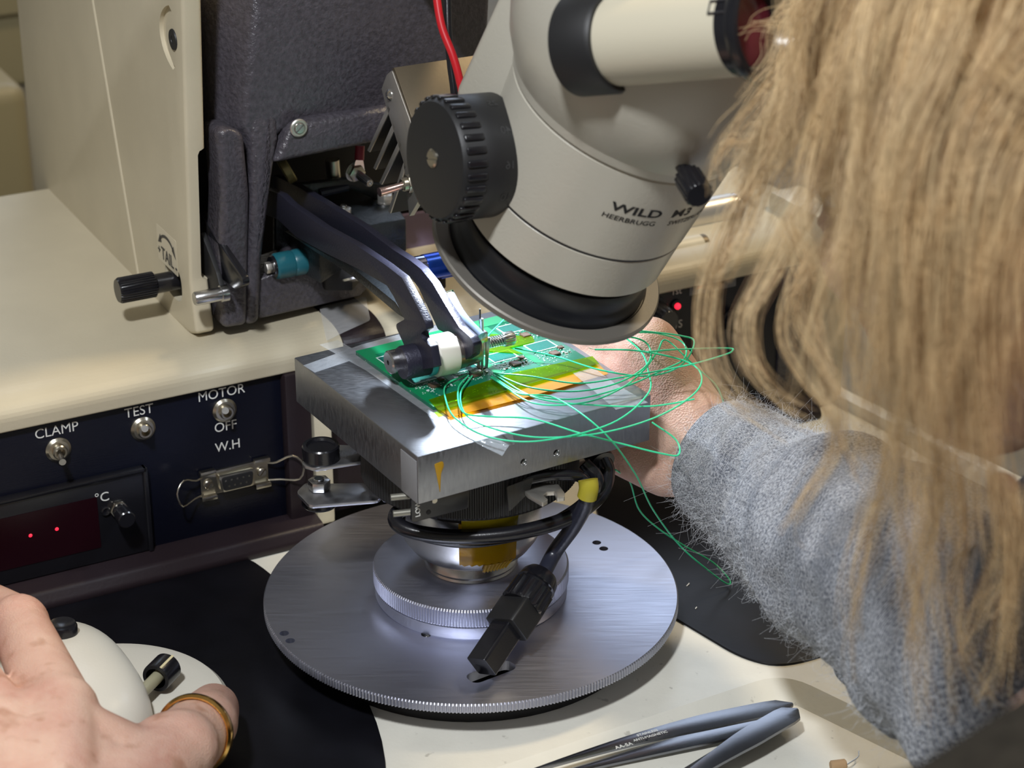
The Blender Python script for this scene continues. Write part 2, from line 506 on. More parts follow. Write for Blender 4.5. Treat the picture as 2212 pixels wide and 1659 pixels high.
# nine pin connector with spring clips
c = onx(505, 1030, YP, MF, 1)
CFm = MF @ frame((c.x, YP, c.z), (1, 0, 0), (0, 0, 1), (0, -1, 0))
dc = obj('data_connector', prism(rpoly([(-15.5, -5.5), (15.5, -5.5), (15.5, 5.5), (-15.5, 5.5)], 1.2), CFm, 0, 1.2, bev=.2), NICKEL, lp)
dsh = lambda k: rpoly([(-8.6 * k, 3.9 * k), (8.6 * k, 3.9 * k), (7.6 * k, -3.9 * k), (-7.6 * k, -3.9 * k)], 1.5)
obj('connector_shell', prism(dsh(1.0), CFm, 0.5, 4.5, bev=.3), NICKEL, dc)
hb = prism(dsh(.86), CFm, 3.5, 4.9, bev=.1)
hb = cut(hb, [cyl(CFm @ Matrix.Translation((x, y, 0)), .55, 4.0, 6, 10) for y, xs in ((1.4, (-5.4, -2.7, 0, 2.7, 5.4)), (-1.4, (-4, -1.35, 1.35, 4))) for x in xs])
obj('socket_face', hb, BLACKMAT, dc)
for sx in (-1, 1):
    obj('screw', slot_screw(CFm @ Matrix.Translation((sx * 12.4, 0, 1.1)), 2.2, 1.4, .9), NICKEL, dc)
    for ty_ in (-6, 6): obj('clip_bracket', prism(rpoly([(sx * 9, ty_ - 1), (sx * 16, ty_ - 1), (sx * 16, ty_ + 1), (sx * 9, ty_ + 1)], .4), CFm, 0.6, 3.2, bev=.2), NICKEL, dc)
    w_ = [(15, 4.2, 2), (18.5, 4.2, 3.5), (25, 7.5, 7), (29, 3, 9), (27, -3.5, 9), (20, -4.2, 4), (15, -4.2, 2)]
    obj('spring_clip', tube([CFm @ V((sx * x, y - (2 if sx > 0 else -0) * 0, z)) for x, y, z in w_], 0.42, 8, 3), NICKEL, dc)
# temperature display module
c0 = onx(305, 1006, YP, MF, 1)
td = obj('temperature_display', box(-250, -101, 106.5, 110, 9.8, 49, bev=.5), BLACKPL, lp)
obj('display_window', box(-200, -122, 106.2, 106.6, 17, 41), REDDISP, td)
obj('frame_lip', box(-250, -99.5, 105.6, 110, 47.6, 49.6, bev=.4), BLACKPL, td)
obj('frame_lip', box(-101.2, -99.2, 105.6, 110, 9.5, 49.6, bev=.4), BLACKPL, td)
for px, py in ((66, 1157), (123, 1143)):
    c = onx(px, py, 106.1, MF, 1)
    obj('led', lathe(MF @ frame((c.x, 106.15, c.z), (1, 0, 0), (0, 0, 1), (0, -1, 0)), [(0, .6), (.5, .45), (.8, 0), (0, 0)], 20), REDLED, td)
panel_text('\u00b0C', 220, 1075, 6.0, td, y=106.5)
c = onx(255, 1098, 106.5, MF, 1)
KF = MF @ frame((c.x, 106.5, c.z), (1, 0, 0), (0, 0, 1), (0, -1, 0))
obj('nut', hexa(KF, 4.1, 0, 2.2), NICKEL, td)
obj('knob', lathe(KF, [(0, 2), (3.2, 2), (3.2, 4), (2.7, 4.3), (2.7, 6), (3.8, 6.2), (3.8, 11.5), (3.3, 12), (0, 12)], 40, None), BLACKPL, td)
c = onx(228, 1103, 106.5, MF, 1)
obj('trim_screw', lathe(MF @ frame((c.x, 106.5, c.z), (1, 0, 0), (0, 0, 1), (0, -1, 0)), [(0, .8), (1.0, .8), (1.6, 1.2), (2.1, 0.9), (2.1, 0), (0, 0)], 24), BLACKPL, td)

# right panel marks
for s, px, py, sz in (('1st', 1461, 629, 5.0), ('U/S', 1459, 702, 5.6), ('2nd', 1478, 771, 5.4)):
    panel_text(s, px, py, sz, rp, sx=0.95)
def led_at(px, py, lit=True):
    c = onx(px, py, YP, MF, 1)
    F = MF @ frame((c.x, YP, c.z), (1, 0, 0), (0, 0, 1), (0, -1, 0))
    e = obj('indicator', lathe(F, [(0, 0), (2.9, 0), (2.9, .9), (2.0, 1.2), (0, 1.2)], 28), BLACKPL, rp)
    obj('led', lathe(F, [(0, 3.2), (.9, 2.9), (1.5, 2.0), (1.5, 1), (0, 1)], 24), REDLED if lit else mat('unlit_red_led', (0.10, 0.01, 0.015), .2), e)
led_at(1460, 659); led_at(1468, 742, False)
for px, py, r, h in ((1412, 672, 7.5, 14), (1578, 690, 5.5, 10)):
    c = onx(px, py, YP, MF, 1)
    F = MF @ frame((c.x, YP, c.z), (1, 0, 0), (0, 0, 1), (0, -1, 0))
    obj('knob', lathe(F, [(0, 0), (r, 0), (r, 1), (r * .8, 1.5), (r * .75, h - 1), (r * .65, h), (0, h)], 48, (16, .35, {3, 4})), BLACKPL, rp)
c = onx(1540, 607, YP, MF, 1)
LF = MF @ frame((c.x, YP - .1, c.z), (1, 0, 0), (0, 0, 1), (0, -1, 0))
st = obj('sticker', prism([(-13, -5), (13, -5), (13, 5), (-13, 5)], LF, 0, .12), mat('grey_sticker', (.16, .16, .17), .4), rp)
obj('sticker_mark', prism([(-9, -2.5), (-6, -2.5), (-4, 2.5), (-7.5, 3)], LF, .12, .2), mat('orange_red_ink', (.45, .06, .02), .5), st)
for k in range(3): obj('sticker_line', box(2, 8 - k, 0, .1, 2.2 - k * 2.2, 3.2 - k * 2.2, F=MF @ frame((c.x, YP - .35, c.z), (1, 0, 0), (0, 1, 0), (0, 0, 1))), INK, st)

# cylinders on the console's right
for i, (x0, y0, x1, y1, r, z, m1, m2, lb) in enumerate((
        (1420, 549, 1524, 530, 5.8, 0, CREAM, BRASSY, 'short cream barrel with a bronze end lying behind the microscope'),
        (1470, 470, 1590, 446, 7.2, 0, HEAT, STEEL, 'bright metal cylinder behind the small black thumbscrew'))):
    a = onx(x0, y0, 128 if i == 0 else 150, MF, 1); b = onx(x1, y1, 128 if i == 0 else 150, MF, 1)
    yy = 128 if i == 0 else 150
    zz = (a.z + b.z) / 2
    F = MF @ frame((a.x, yy, zz), (0, 1, 0), (0, 0, 1), (1, 0, 0)); L_ = b.x - a.x
    e = thing('metal_barrel', lb, 'barrel', P2(MF, a.x, yy, zz))
    obj('barrel_body', cyl(F, r, 0, L_ - 3, 48, bev=.4), m1, e)
    obj('end_cap', lathe(F, [(0, L_ - 3), (r * .94, L_ - 3), (r * .94, L_ - .6), (r * .86, L_), (r * .6, L_), (r * .55, L_ - 1), (0, L_ - 1)], 48), m2, e)
    obj('support_foot', box(a.x + 6, a.x + L_ - 10, yy - 2, yy + 4, 93, zz - r * .6, bev=.4), CREAM, e)

# ================================================================ bonder head
XS_ = -66.0
hd = thing('bonder_tower', 'purple hammer-finish machine head with a tall cream side cover', 'machine head', P2(MF, 0, 180, 95))
def relief(vs, faces, yb, bev, name, m, parent):
    bm = new()
    vv = []
    for px, py, y in vs:
        p = onx(px, py, y, MF, 1); vv.append(bm.verts.new((p.x, y, p.z)))
    fs = [bm.faces.new([vv[i] for i in f]) for f in faces]
    r = bmesh.ops.extrude_face_region(bm, geom=fs)
    for v in r['geom']:
        if isinstance(v, bmesh.types.BMVert): v.co.y = yb
    bmesh.ops.recalc_face_normals(bm, faces=bm.faces)
    eds = [e for e in bm.edges if len(e.link_faces) == 2 and e.calc_face_angle(0) > R_(8)]
    bmesh.ops.bevel(bm, geom=eds, offset=bev, segments=4, affect='EDGES', profile=.5, clamp_overlap=True)
    bm.transform(MF)
    return obj(name, bm, m, parent, angle=60)
relief([(444, -120, 152), (566, -120, 127), (1066, -120, 127), (1056, 90, 127), (985, 225, 127), (640, 262, 128), (560, 330, 127), (524, 276, 127), (449, 272, 146), (466, 330, 140)],
       [(0, 1, 7, 8), (1, 2, 3, 4, 5, 6, 7), (8, 7, 6, 9)], 262, 3.0, 'head_casting', PURPLE, hd)
relief([(628, 278, 122), (660, 258, 124), (1010, 206, 123), (1010, 268, 123), (590, 356, 122), (604, 330, 122)], [(0, 1, 2, 3, 4, 5)], 180, 3.0, 'lower_flange', PURPLE, hd)
relief([(467, 282, 124), (500, 280, 122), (528, 290, 123), (541, 420, 124), (536, 704, 122), (482, 712, 122), (474, 620, 123), (478, 420, 124)], [(0, 1, 2, 3, 4, 5, 6, 7)], 141, 2.8, 'front_post', PURPLE, hd)
relief([(536, 200, 128.5), (598, 200, 128.5), (604, 300, 126), (590, 372, 124), (568, 560, 123.5), (562, 700, 123), (530, 706, 123), (543, 420, 124.5), (540, 300, 126)], [(0, 1, 2, 3, 4, 5, 6, 7, 8)], 150, 3.0, 'front_post', PURPLE, hd)
relief([(556, 604, 127), (684, 560, 127), (760, 560, 132), (850, 560, 132), (780, 640, 132), (560, 690, 127)], [(0, 1, 2, 3, 4, 5)], 150, 1.2, 'lower_bridge', PURPLE, hd)
obj('rear_plate', prism(ty([(850, 470), (1040, 440), (1040, 610), (800, 655), (640, 690), (640, 600), (850, 600)], 182), YF(182), -3, 0), mat('lavender_plate', (0.20, 0.155, 0.24), .35, bump=.1, bscale=900), hd)
obj('rear_shade_plate', prism(ty([(560, 240), (1050, 180), (1050, 600), (800, 655), (560, 700)], 192), YF(192), -3, 0), DARK, hd)  # dark sheet standing for the unlit depth inside the head
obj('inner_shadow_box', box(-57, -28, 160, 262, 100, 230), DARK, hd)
F = XF(0)
# screw and washer on the flange
c = onx(645, 276, 121.5, MF, 1)
SF = MF @ frame((c.x, 121.8, c.z), (1, 0, 0), (0, 0, 1), (0, -1, 0))
ws = obj('washer', lathe(SF, [(2.3, 0), (3.9, 0), (3.9, .8), (3.4, 1.2), (2.6, 1.2), (2.3, .8)], 40), HEAT, hd)
obj('screw', slot_screw(SF, 2.5, 1.9, .7), STEEL, ws)
# tall cream side cover
XS = -66.0
cp = tx([(20, -160), (35, 0), (78, 462), (92, 480), (410, 722), (424, 722), (410, 610), (401, 320), (392, 0), (388, -160)], XS)
sc = prism(cp, XF(0), XS, XS + 8.5, bev=1.6, seg=3)
a1 = onx(400, 322, XS); a2 = onx(410, 615, XS)
sc = cut(sc, [box(XS + 5.2, XS + 14, min(a1.y, a2.y) - 15, max(a1.y, a2.y) + 12, a2.z + 1, a1.z - 1, bev=2.5)])
# crescent groove and eye recess
cc = onx(384, 92, XS)
cres = []
for k in range(17):
    t = R_(112 + 136 * k / 16); cres.append((cc.y + 27 * -math.cos(t) * .80 , cc.z + 14.5 * math.sin(t)))
for k in range(17):
    t = R_(248 - 136 * k / 16); cres.append((cc.y + 19 * -math.cos(t) * .72, cc.z + 12.5 * math.sin(t)))
sc = cut(sc, [prism(cres, XF(0), XS - 2, XS + 1.8)])
hp = onx(374, 606, XS)
sc = cut(sc, [prism(rpoly([(hp.y - 11, hp.z - 8), (hp.y + 10, hp.z - 8), (hp.y + 10, hp.z + 8), (hp.y - 11, hp.z + 8)], 8), XF(0), XS - 3, XS + 12)])
sco = obj('side_cover', sc, CREAM, hd, angle=40)
obj('peep_hole', lathe(MF @ frame((XS, cc.y + 5, cc.z), (0, 1, 0), (0, 0, 1), (-1, 0, 0)) @ Matrix.Scale(1.0, 4), [(0, .35), (1.6, .35), (1.7, .6), (4.2, .6), (4.4, .2), (4.4, -.5), (0, -.5)], 32), BLACKMAT, sco)
r0_, r1_ = onx(180, -120, XS), onx(306, 640, XS)
obj('cover_ridge', tube([P2(MF, XS + 1.7, r0_.y, r0_.z), P2(MF, XS + 1.7, r1_.y, r1_.z)], 2.4, 16, 1), CREAM, sco)
# +TAIL- sticker
c = onx(362, 541, XS)
TF = MF @ frame((XS - .12, c.y, c.z), (0, -1, 0), (0, 0, 1), (-1, 0, 0))
stk = obj('tail_sticker', prism(rpoly([(-12.5, -8), (12.5, -8), (12.5, 8.5), (-12.5, 8.5)], 1), TF, -.05, .08), mat('cream_sticker', (.68, .61, .46), .35), sco)
tf = lambda x, y: TF @ Matrix.Translation((x, y, .2))
obj('lettering', join(join(text('TAIL', 8.0, tf(0, -3.6), .05, .02, sx=.95), text('+', 6, tf(-10.4, -3.2), .05, .03)), text('-', 7, tf(10.8, -4.4), .05, .03)), INK, stk)
arc = [(9.0 * math.cos(R_(a)), 6.0 * math.sin(R_(a))) for a in range(25, 156, 10)]
ab = new()
ring_ = [(x * 1.06, y * 1.10) for x, y in arc] + [(x * .94, y * .88) for x, y in reversed(arc)]
join(ab, prism([(x, y) for x, y in ring_], tf(0, 0), 0, .08))
join(ab, prism([(-11.0, .6), (-6.6, 1.6), (-7.8, 5.2)], tf(0, 0), 0, .08))
join(ab, prism([(11.0, -.6), (6.8, 2.2), (8.8, 4.8)], tf(0, 0), 0, .08))
obj('arrow_mark', ab, INK, stk)
# tail knob sticking out of the cover
NF = MF @ frame((XS, hp.y, hp.z), (0, 1, 0), (0, 0, 1), (-1, 0, 0))
kn = obj('tail_knob', lathe(NF, [(0, -6), (4.3, -6), (4.3, 8), (4.9, 8.5), (5.7, 9), (5.7, 24), (5.0, 25.2), (0, 25.2)], 48, (30, .5, {4, 5})), BLACKPL, hd)
obj('knob_bracket', box(XS + 3, XS + 7, hp.y - 10, hp.y + 8, hp.z - 7, hp.z + 7, bev=1), BLACKPL, hd)
# pin and blade by the post
c = onx(474, 627, 122, MF, 1)
NF = MF @ frame((c.x, 118, c.z), (0, 1, 0), (0, 0, 1), (-1, 0, 0))
obj('stop_pin', lathe(NF, [(0, -2), (3.6, -2), (3.6, 1), (3.0, 1.2), (3.0, 12.2), (2.6, 12.8), (0, 12.8)], 32), STEEL, hd)
obj('lever_blade', prism(rpoly(tx([(436, 452), (476, 520), (531, 598), (532, 616), (516, 624), (436, 560)], -53), [1, 3, 3, 2, 3, 1]), XF(0), -54.5, -51.5, bev=.5), BLACKPL, hd)
obj('lever_blade', prism(rpoly(tx([(436, 500), (470, 590), (478, 622), (450, 625), (436, 600)], -57), 1), XF(0), -57.5, -55.5, bev=.3), BLACKMAT, hd)
# capacitor
c = onx(465, 388, 150, MF, 1)
q = onx(465, 333, 150, MF, 1); q2 = onx(465, 445, 150, MF, 1)
CPF = MF @ frame((c.x + 1, 150, q2.z), (1, 0, 0), (0, 1, 0), (0, 0, 1))
cap = obj('capacitor', lathe(CPF, [(0, 0), (3.4, 0), (4.0, .8), (4.0, q.z - q2.z - .8), (3.5, q.z - q2.z), (0, q.z - q2.z)], 40), mat('capacitor_sleeve', (.42, .39, .26), .4), hd)
def capw(zc, r=4.05, cx=0):
    def f(v):
        a = -v.x / r + R_(-90 - 20)
        return CPF @ V((r * math.cos(a), r * math.sin(a), zc - v.y))
    return f
obj('lettering', join(text('8916', 3.2, None, .03, .02, warp=capw(7.5)), text('178', 3.2, None, .03, .02, warp=capw(12.0))), INK, cap)
for dz_ in (10, 16): 
    c = onx(483, 489 if dz_ == 10 else 509, 126, MF, 1)
    obj('contact_dot', cyl(MF @ frame((c.x, 126, c.z), (1, 0, 0), (0, 0, 1), (0, -1, 0)), .8, 0, 1.5, 12), STEEL, hd)
# teal roller with nut
c = onx(592, 577, 128, MF, 1); d = onx(680, 558, 128, MF, 1)
RF = MF @ frame((c.x, 128, (c.z + d.z) / 2), (0, 1, 0), (0, 0, 1), (1, 0, 0)); L_ = d.x - c.x
tr = obj('teal_roller', lathe(RF, [(0, 0), (5.0, 0), (5.7, .8), (5.8, L_ * .40), (5.4, L_ * .45), (5.8, L_ * .5), (5.8, L_ - 1), (5.2, L_), (0, L_)], 48), TEAL, hd)
obj('roller_end', lathe(RF, [(0, -1.4), (4.6, -1.4), (4.9, -.8), (4.9, .2), (0, .2)], 40), BLACKPL, tr)
obj('nut', hexa(RF, 2.6, -4, -1.4), HEAT, tr)
obj('roller_bracket', prism(ty([(592, 600), (625, 600), (622, 640), (640, 655), (560, 668)], 131), YF(131), -3, 0, bev=.5), PURPLE, hd)
# black cast clamp block with nuts
top = tz([(600, 432), (760, 404), (832, 408), (878, 472), (762, 492), (690, 540), (640, 512)], 130, MF)
obj('clamp_casting', prism(top, MF, 114, 130, bev=1.2), CAST, hd)
top = tz([(640, 520), (760, 492), (800, 520), (760, 565), (700, 565)], 118, MF)
obj('clamp_casting', prism(top, MF, 104, 118, bev=1), DARK, hd)
for px, py in ((743, 471), (832, 440)):
    c = MI @ pz(px, py, 130)
    NFm = MF @ Matrix.Translation((c.x, c.y, 130))
    e = obj('washer', cyl(NFm, 4.2, 0, .9, 32), STEEL, hd)
    obj('nut', hexa(NFm, 3.7, .9, 4.6), HEAT, e)
    obj('stud', cyl(NFm, 1.6, 4, 6.2, 20, bev=.3), STEEL, e)
obj('link_bar', tube([pz(690, 418, 138), pz(750, 404, 138)], 2.0, 10, 1), mat('dark_blue_metal', (.05, .06, .09), .4, metal=.5), hd)
# terminal stud with red crimp
c = onx(768, 372, 140, MF, 1)
tdir = V((.1, -1, -.12)).normalized()
F = mxf((c.x, 140, c.z), tuple(tdir))
e = obj('terminal_stud', lathe(F, [(0, -4), (1.9, -4), (1.9, 12), (1.5, 12.6), (.9, 12.6), (.9, 12), (0, 12)], 28, (14, .15, {1, 2})), STEEL, hd)
obj('washer', cyl(F, 4.6, -1.4, -.5, 32), HEAT, e)
obj('nut', hexa(F, 4.0, -.5, 2.2), NICKEL, e)
q = onx(776, 345, 138, MF, 1)
obj('crimp_tongue', prism(rpoly(ty([(762, 372), (768, 345), (784, 345), (788, 372)], 139), .8), YF(139), -.6, .3), STEEL, e)
obj('crimp_sleeve', tube([P2(MF, q.x, 138, q.z), P2(MF, q.x + 1, 139, q.z + 6)], 2.1, 16, 1), mat('red_crimp', (.35, .03, .05), .4), e)
# odds inside the mouth of the head
obj('brass_fitting', tube([P2(MF, *onx(718, 345, 165, MF, 1)), P2(MF, *onx(722, 395, 165, MF, 1))], 3.2, 16, 1), NICKEL, hd)
q = onx(622, 362, 160, MF, 1)
obj('cam_wheel', cyl(mxf(q, (1, -.2, .5)), 7, -3, 1, 40, bev=.6), mat('yellowed_brass', (.42, .36, .16), .4, metal=.6), hd)
obj('inner_bracket', prism(ty([(640, 400), (760, 385), (830, 400), (880, 440), (870, 455), (760, 410), (650, 425)], 158), YF(158), -4, 0, bev=.8), CAST, hd)
obj('dark_bracket', prism(ty([(596, 470), (700, 560), (710, 620), (690, 640), (640, 640), (596, 560)], 150), YF(150), -4, 0, bev=.8), CAST, hd)
obj('polished_cap', lathe(mxf(onx(775, 606, 120, MF, 1), (.1, -.4, -.9)), [(0, 0), (3, 0), (7, -1.5), (7.5, -2.5), (0, -2.5)], 40), STEEL, hd)
obj('clear_tape', prism(rpoly(tz([(690, 662), (790, 640), (800, 690), (745, 715), (705, 735)], 94, I4), 2), I4, 93.6, 93.8), mat('clear_tape_film', (.9, .9, .9), .12, alpha=.18, bump=.6, bscale=350), ba)
# ================================================================ turntable
def bx(x, y, z): return BF @ V((x, y, z))
tt = thing('turntable', 'large round steel turntable with a finely knurled rim on the worktop', 'turntable', (0, 0, 0))
pr = [(0, 13.3), (83.2, 13.3), (84.6, 13.7), (84.6, 16.9), (84.0, 17.5), (0, 17.5)]
DZ = 17.5
d = lathe(I4, pr, knurl=(380, .55, {2, 3}))
holes = []
for px, py in ((1289, 1172), (1304, 1185), (614, 1368), (627, 1384)):
    p = pz(px, py, DZ); holes.append(cyl(Matrix.Translation((p.x, p.y, 0)), 1.9, 8, 20, 24))
sa, sb = pz(1032, 1462, DZ), pz(1090, 1440, DZ)
dr = (sb - sa).normalized(); nr = V((-dr.y, dr.x, 0))
sl = rpoly([sa - dr * 4 + nr * 3.8, sb + dr * 4 + nr * 3.8, sb + dr * 4 - nr * 3.8, sa - dr * 4 - nr * 3.8], 3.6)
holes.append(prism(sl, I4, 8, 20))
p = pz(921, 1370, DZ); holes.append(cyl(Matrix.Translation((p.x, p.y, 0)), 2.1, 15, 20, 24))
obj('disc', cut(d, holes), DISC, tt, angle=30)
obj('threaded_insert', lathe(Matrix.Translation((p.x, p.y, 3.5)), [(2.1, 14.1), (1.2, 13), (1.6, 12.8), (1.1, 12.2), (1.5, 12), (0, 11.6)], 24), STEEL, tt)
obj('dark_hub_skirt', lathe(I4, [(0, 0.1), (70, 0.1), (70, 6), (66, 8), (40, 8.5), (40, 13.3), (0, 13.3)], 72), DARK, tt)  # hub widened and coloured dark so the disc's slot looks shaded
rg = obj('knurled_ring', lathe(I4, [(0, 23.4), (39.0, 23.4), (39.8, 24.1), (39.8, 30.4), (39.0, 31.2), (37.3, 31.4), (0, 31.4)], knurl=(210, .45, {2, 3})), DISC, tt, angle=30)
obj('ring_seat', lathe(I4, [(0, 17.5), (38.6, 17.5), (39.2, 18.4), (39.2, 22.8), (38, 23.4), (0, 23.4)], 96), DISC, tt)

# ================================================================ heated stage standing on the turntable
hs = thing('heated_stage', 'stage column with a polished cup and black ribbed heater disc under the block', 'stage', (0, 0, 31.5))
obj('neck', lathe(I4, [(0, 31.5), (19, 31.5), (18.6, 32.5), (19.4, 33.8), (18.8, 35.5), (17.5, 38), (0, 38)], 72), STEEL, hs)
obj('polished_cup', lathe(I4, [(0, 37.4), (18.5, 37.4), (21.0, 38.2), (24.5, 41), (27.5, 45.5), (28.6, 50), (28.6, 64), (27, 65), (0, 65)], 80), STEEL, hs)
obj('spacer', lathe(I4, [(0, 65), (27, 65), (31, 73), (0, 73)], 72), BLACKMAT, hs)
hp_ = obj('heater_disc', lathe(I4, [(0, 72.5), (42, 72.5), (43.5, 74), (43.5, 91.3), (42.5, 92), (0, 92)], knurl=(150, .5, {2, 3})), BLACKMAT, hs, angle=30)
obj('mounting_plate', box(-34, 34, -30, 34, 92, 94.4, F=BF, bev=1), BLACKMAT, hs)
# switch tab and fork tab in front of the heater disc
def onb(px, py, y): return onx(px, py, y, BF, 1)
c = onb(925, 1090, -44.6)
tb = obj('black_tab', prism(rpoly([(c.x - 8, c.z - 4.5), (c.x + 16, c.z - 5.0), (c.x + 17, c.z + 5), (c.x - 8, c.z + 6)], 1.2), BF @ frame((0, -45.4, 0), (1, 0, 0), (0, 0, 1), (0, -1, 0)), 0, 1.2, bev=.2), BLACKPL, hs)
obj('lettering', text('LOW', 2.8, BF @ frame((c.x - 5.4, -46.65, c.z + .6), (0, 0, 1), (-1, 0, 0), (0, -1, 0)), .04, .03), WHITE, tb)
obj('rivet', cyl(BF @ frame((c.x + 1.5, -46.6, c.z + 2.3), (1, 0, 0), (0, 0, 1), (0, -1, 0)), 1.2, 0, .5, 20, bev=.15), NICKEL, tb)
obj('pivot_hole', cyl(BF @ frame((c.x - 1, -46.6, c.z - 2), (1, 0, 0), (0, 0, 1), (0, -1, 0)), 1.0, 0, .12, 20), DARK, tb)
for px, py in ((880, 1065), (885, 1100)):
    c = onb(px, py, -38)
    obj('heater_pin', tube([bx(c.x - 7, -38, c.z), bx(c.x + 8, -43, c.z)], 1.3, 14, 1), mat('dull_pin', (.35, .34, .29), .4, metal=.7), hs)
fp = [(1130, 1062), (1178, 1052), (1205, 1052), (1220, 1066), (1219, 1080), (1202, 1080), (1198, 1068), (1180, 1066), (1172, 1074), (1176, 1086), (1166, 1090), (1138, 1076)]
obj('fork_tab', prism(rpoly(tz([(1128, 1055), (1180, 1044), (1206, 1047), (1220, 1066), (1220, 1074), (1203, 1076), (1198, 1062), (1181, 1063), (1173, 1071), (1184, 1080), (1172, 1087), (1140, 1068)], 84), .6), I4, 82.4, 84.2, bev=.3), HEAT, hs)
c = onb(1112, 1080, -44.5)
obj('torn_film_tab', prism(rpoly([(c.x - 3, c.z - 4), (c.x + 6, c.z + 2), (c.x + 8, c.z + 8), (c.x - 4, c.z + 7)], 1), BF @ frame((0, -45, 0), (1, 0, 0), (0, 0, 1), (0, -1, 0)), 0, .3), mat('smoked_film', (.05, .05, .05), .2, alpha=.7), hs)
# two roller brackets on the left
def bracket(pc, plate, z, r, hexed, cap_h):
    e = obj('roller_bracket', prism(rpoly(tz(plate, z), 2.2), I4, z - 1.6, z, bev=.35), ALUSIDE, hs)
    p = pz(*pc, z)
    F = Matrix.Translation((p.x, p.y, 0))
    if hexed:
        obj('nut', hexa(F, 4.6, z + .1, z + 4.2), STEEL, e)
        obj('stud', cyl(F, 2.2, z + 3, z + 4.9, 24, bev=.3), STEEL, e)
        obj('roller', lathe(F, [(0, z - 1.7), (7.0, z - 1.7), (7.4, z - 2.5), (7.4, z - 6.4), (6.8, z - 7.2), (0, z - 7.2)], 48), BLACKPL, e)
    else:
        obj('roller', lathe(F, [(0, z + 5.2), (5.2, z + 5.2), (5.8, z + 6.2), (7.0, z + 6.2), (7.5, z + 5.6), (7.5, z + .4), (7.2, z), (0, z)], 48), BLACKPL, e)
        obj('nut', lathe(F, [(0, z - 3.6), (4.2, z - 3.6), (4.6, z - 3), (4.6, z - 1.6), (0, z - 1.6)], 6), STEEL, e)
    return e
bracket((694, 990), [(651, 1003), (680, 1012), (792, 994), (784, 962), (712, 960), (664, 975)], 80, 7, False, 6)
e = bracket((690, 1056), [(640, 1062), (668, 1092), (818, 1080), (838, 1052), (822, 1042), (716, 1044), (660, 1042)], 62, 7, True, 6)
obj('bracket_fold', tube([pz(838, 1076, 62), pz(792, 1018, 68)], 2.4, 18, 1), ALUSIDE, e)
obj('bracket_arm', prism(rpoly(tz([(784, 1010), (832, 1078), (1000, 1050), (960, 990)], 66), 1), I4, 64.4, 66), ALUSIDE, e)

# ================================================================ machined block
bk = thing('metal_block', 'square machined aluminium block topped by the green circuit board', 'metal block', bx(0, 0, 94.5))
bb = box(-51, 51, -51, 51, 94.5, 114, F=BF, bev=.5, seg=2)
hc = []
for px, py in ((1131, 998), (1202, 978)):
    c = onb(px, py, -51)
    hc.append(cyl(BF @ frame((c.x, -52, c.z), (1, 0, 0), (0, 0, 1), (0, -1, 0)), 1.35, -9, 3, 28))
obj('block_body', cut(bb, hc), ALU, bk, angle=30)
for px, py in ((1131, 998), (1202, 978)):
    c = onb(px, py, -51)
    obj('thread', lathe(BF @ frame((c.x, -51, c.z), (1, 0, 0), (0, 0, 1), (0, -1, 0)), [(1.7, .03), (1.3, -.4), (1.1, -1), (1.32, -1.3), (1.1, -1.8), (1.3, -2.2), (1.1, -2.8), (1.3, -3.2)], 28), STEEL, bk)
obj('corner_plate', box(-51.35, -51, -50.5, -38.5, 94.8, 112, F=BF, bev=.15), mat('dull_grey_tape', (.26, .26, .27), .5), bk)
AMB = mat('amber_spot', (.45, .25, .01), .3)
c = onb(948, 1018, -51)
obj('amber_drip', prism(rpoly([(c.x - 1.9, c.z + 3.4), (c.x + 1.7, c.z + 3.8), (c.x + 2.1, c.z + 1.8), (c.x + .8, c.z - 1), (c.x + .3, c.z - 9), (c.x - .4, c.z - 5)], .8), BF @ frame((0, -51, 0), (1, 0, 0), (0, 0, 1), (0, -1, 0)), 0, .25, bev=.05), AMB, bk)

# ================================================================ circuit board
def tintmat(name, tint, face, f=.3, rough=.15, bump=.3):
    m = bpy.data.materials.new(name); m.use_nodes = True
    N, L = m.node_tree.nodes, m.node_tree.links
    pb = N['Principled BSDF']; out = N['Material Output']
    pb.inputs['Base Color'].default_value = (*face, 1); pb.inputs['Roughness'].default_value = rough
    tr = N.new('ShaderNodeBsdfTransparent'); tr.inputs[0].default_value = (*tint, 1)
    ms = N.new('ShaderNodeMixShader'); ms.inputs[0].default_value = f
    n = N.new('ShaderNodeTexNoise'); n.inputs['Scale'].default_value = 260; n.inputs['Detail'].default_value = 3
    tc = N.new('ShaderNodeTexCoord'); L.new(tc.outputs['Object'], n.inputs['Vector'])
    b = N.new('ShaderNodeBump'); b.inputs['Strength'].default_value = bump; b.inputs['Distance'].default_value = .0008
    L.new(n.outputs[0], b.inputs['Height']); L.new(b.outputs[0], pb.inputs['Normal'])
    L.new(tr.outputs[0], ms.inputs[1]); L.new(pb.outputs[0], ms.inputs[2]); L.new(ms.outputs[0], out.inputs[0])
    return m
KAP = tintmat('amber_polyimide_film', (.55, .86, .02), (.36, .36, .01), .13)
KAP2 = tintmat('amber_tape_wrap', (.75, .50, .02), (.62, .38, .01), .6)
CLEAR = tintmat('clear_cellophane', (.93, .94, .95), (.85, .87, .9), .13, .10, .9)

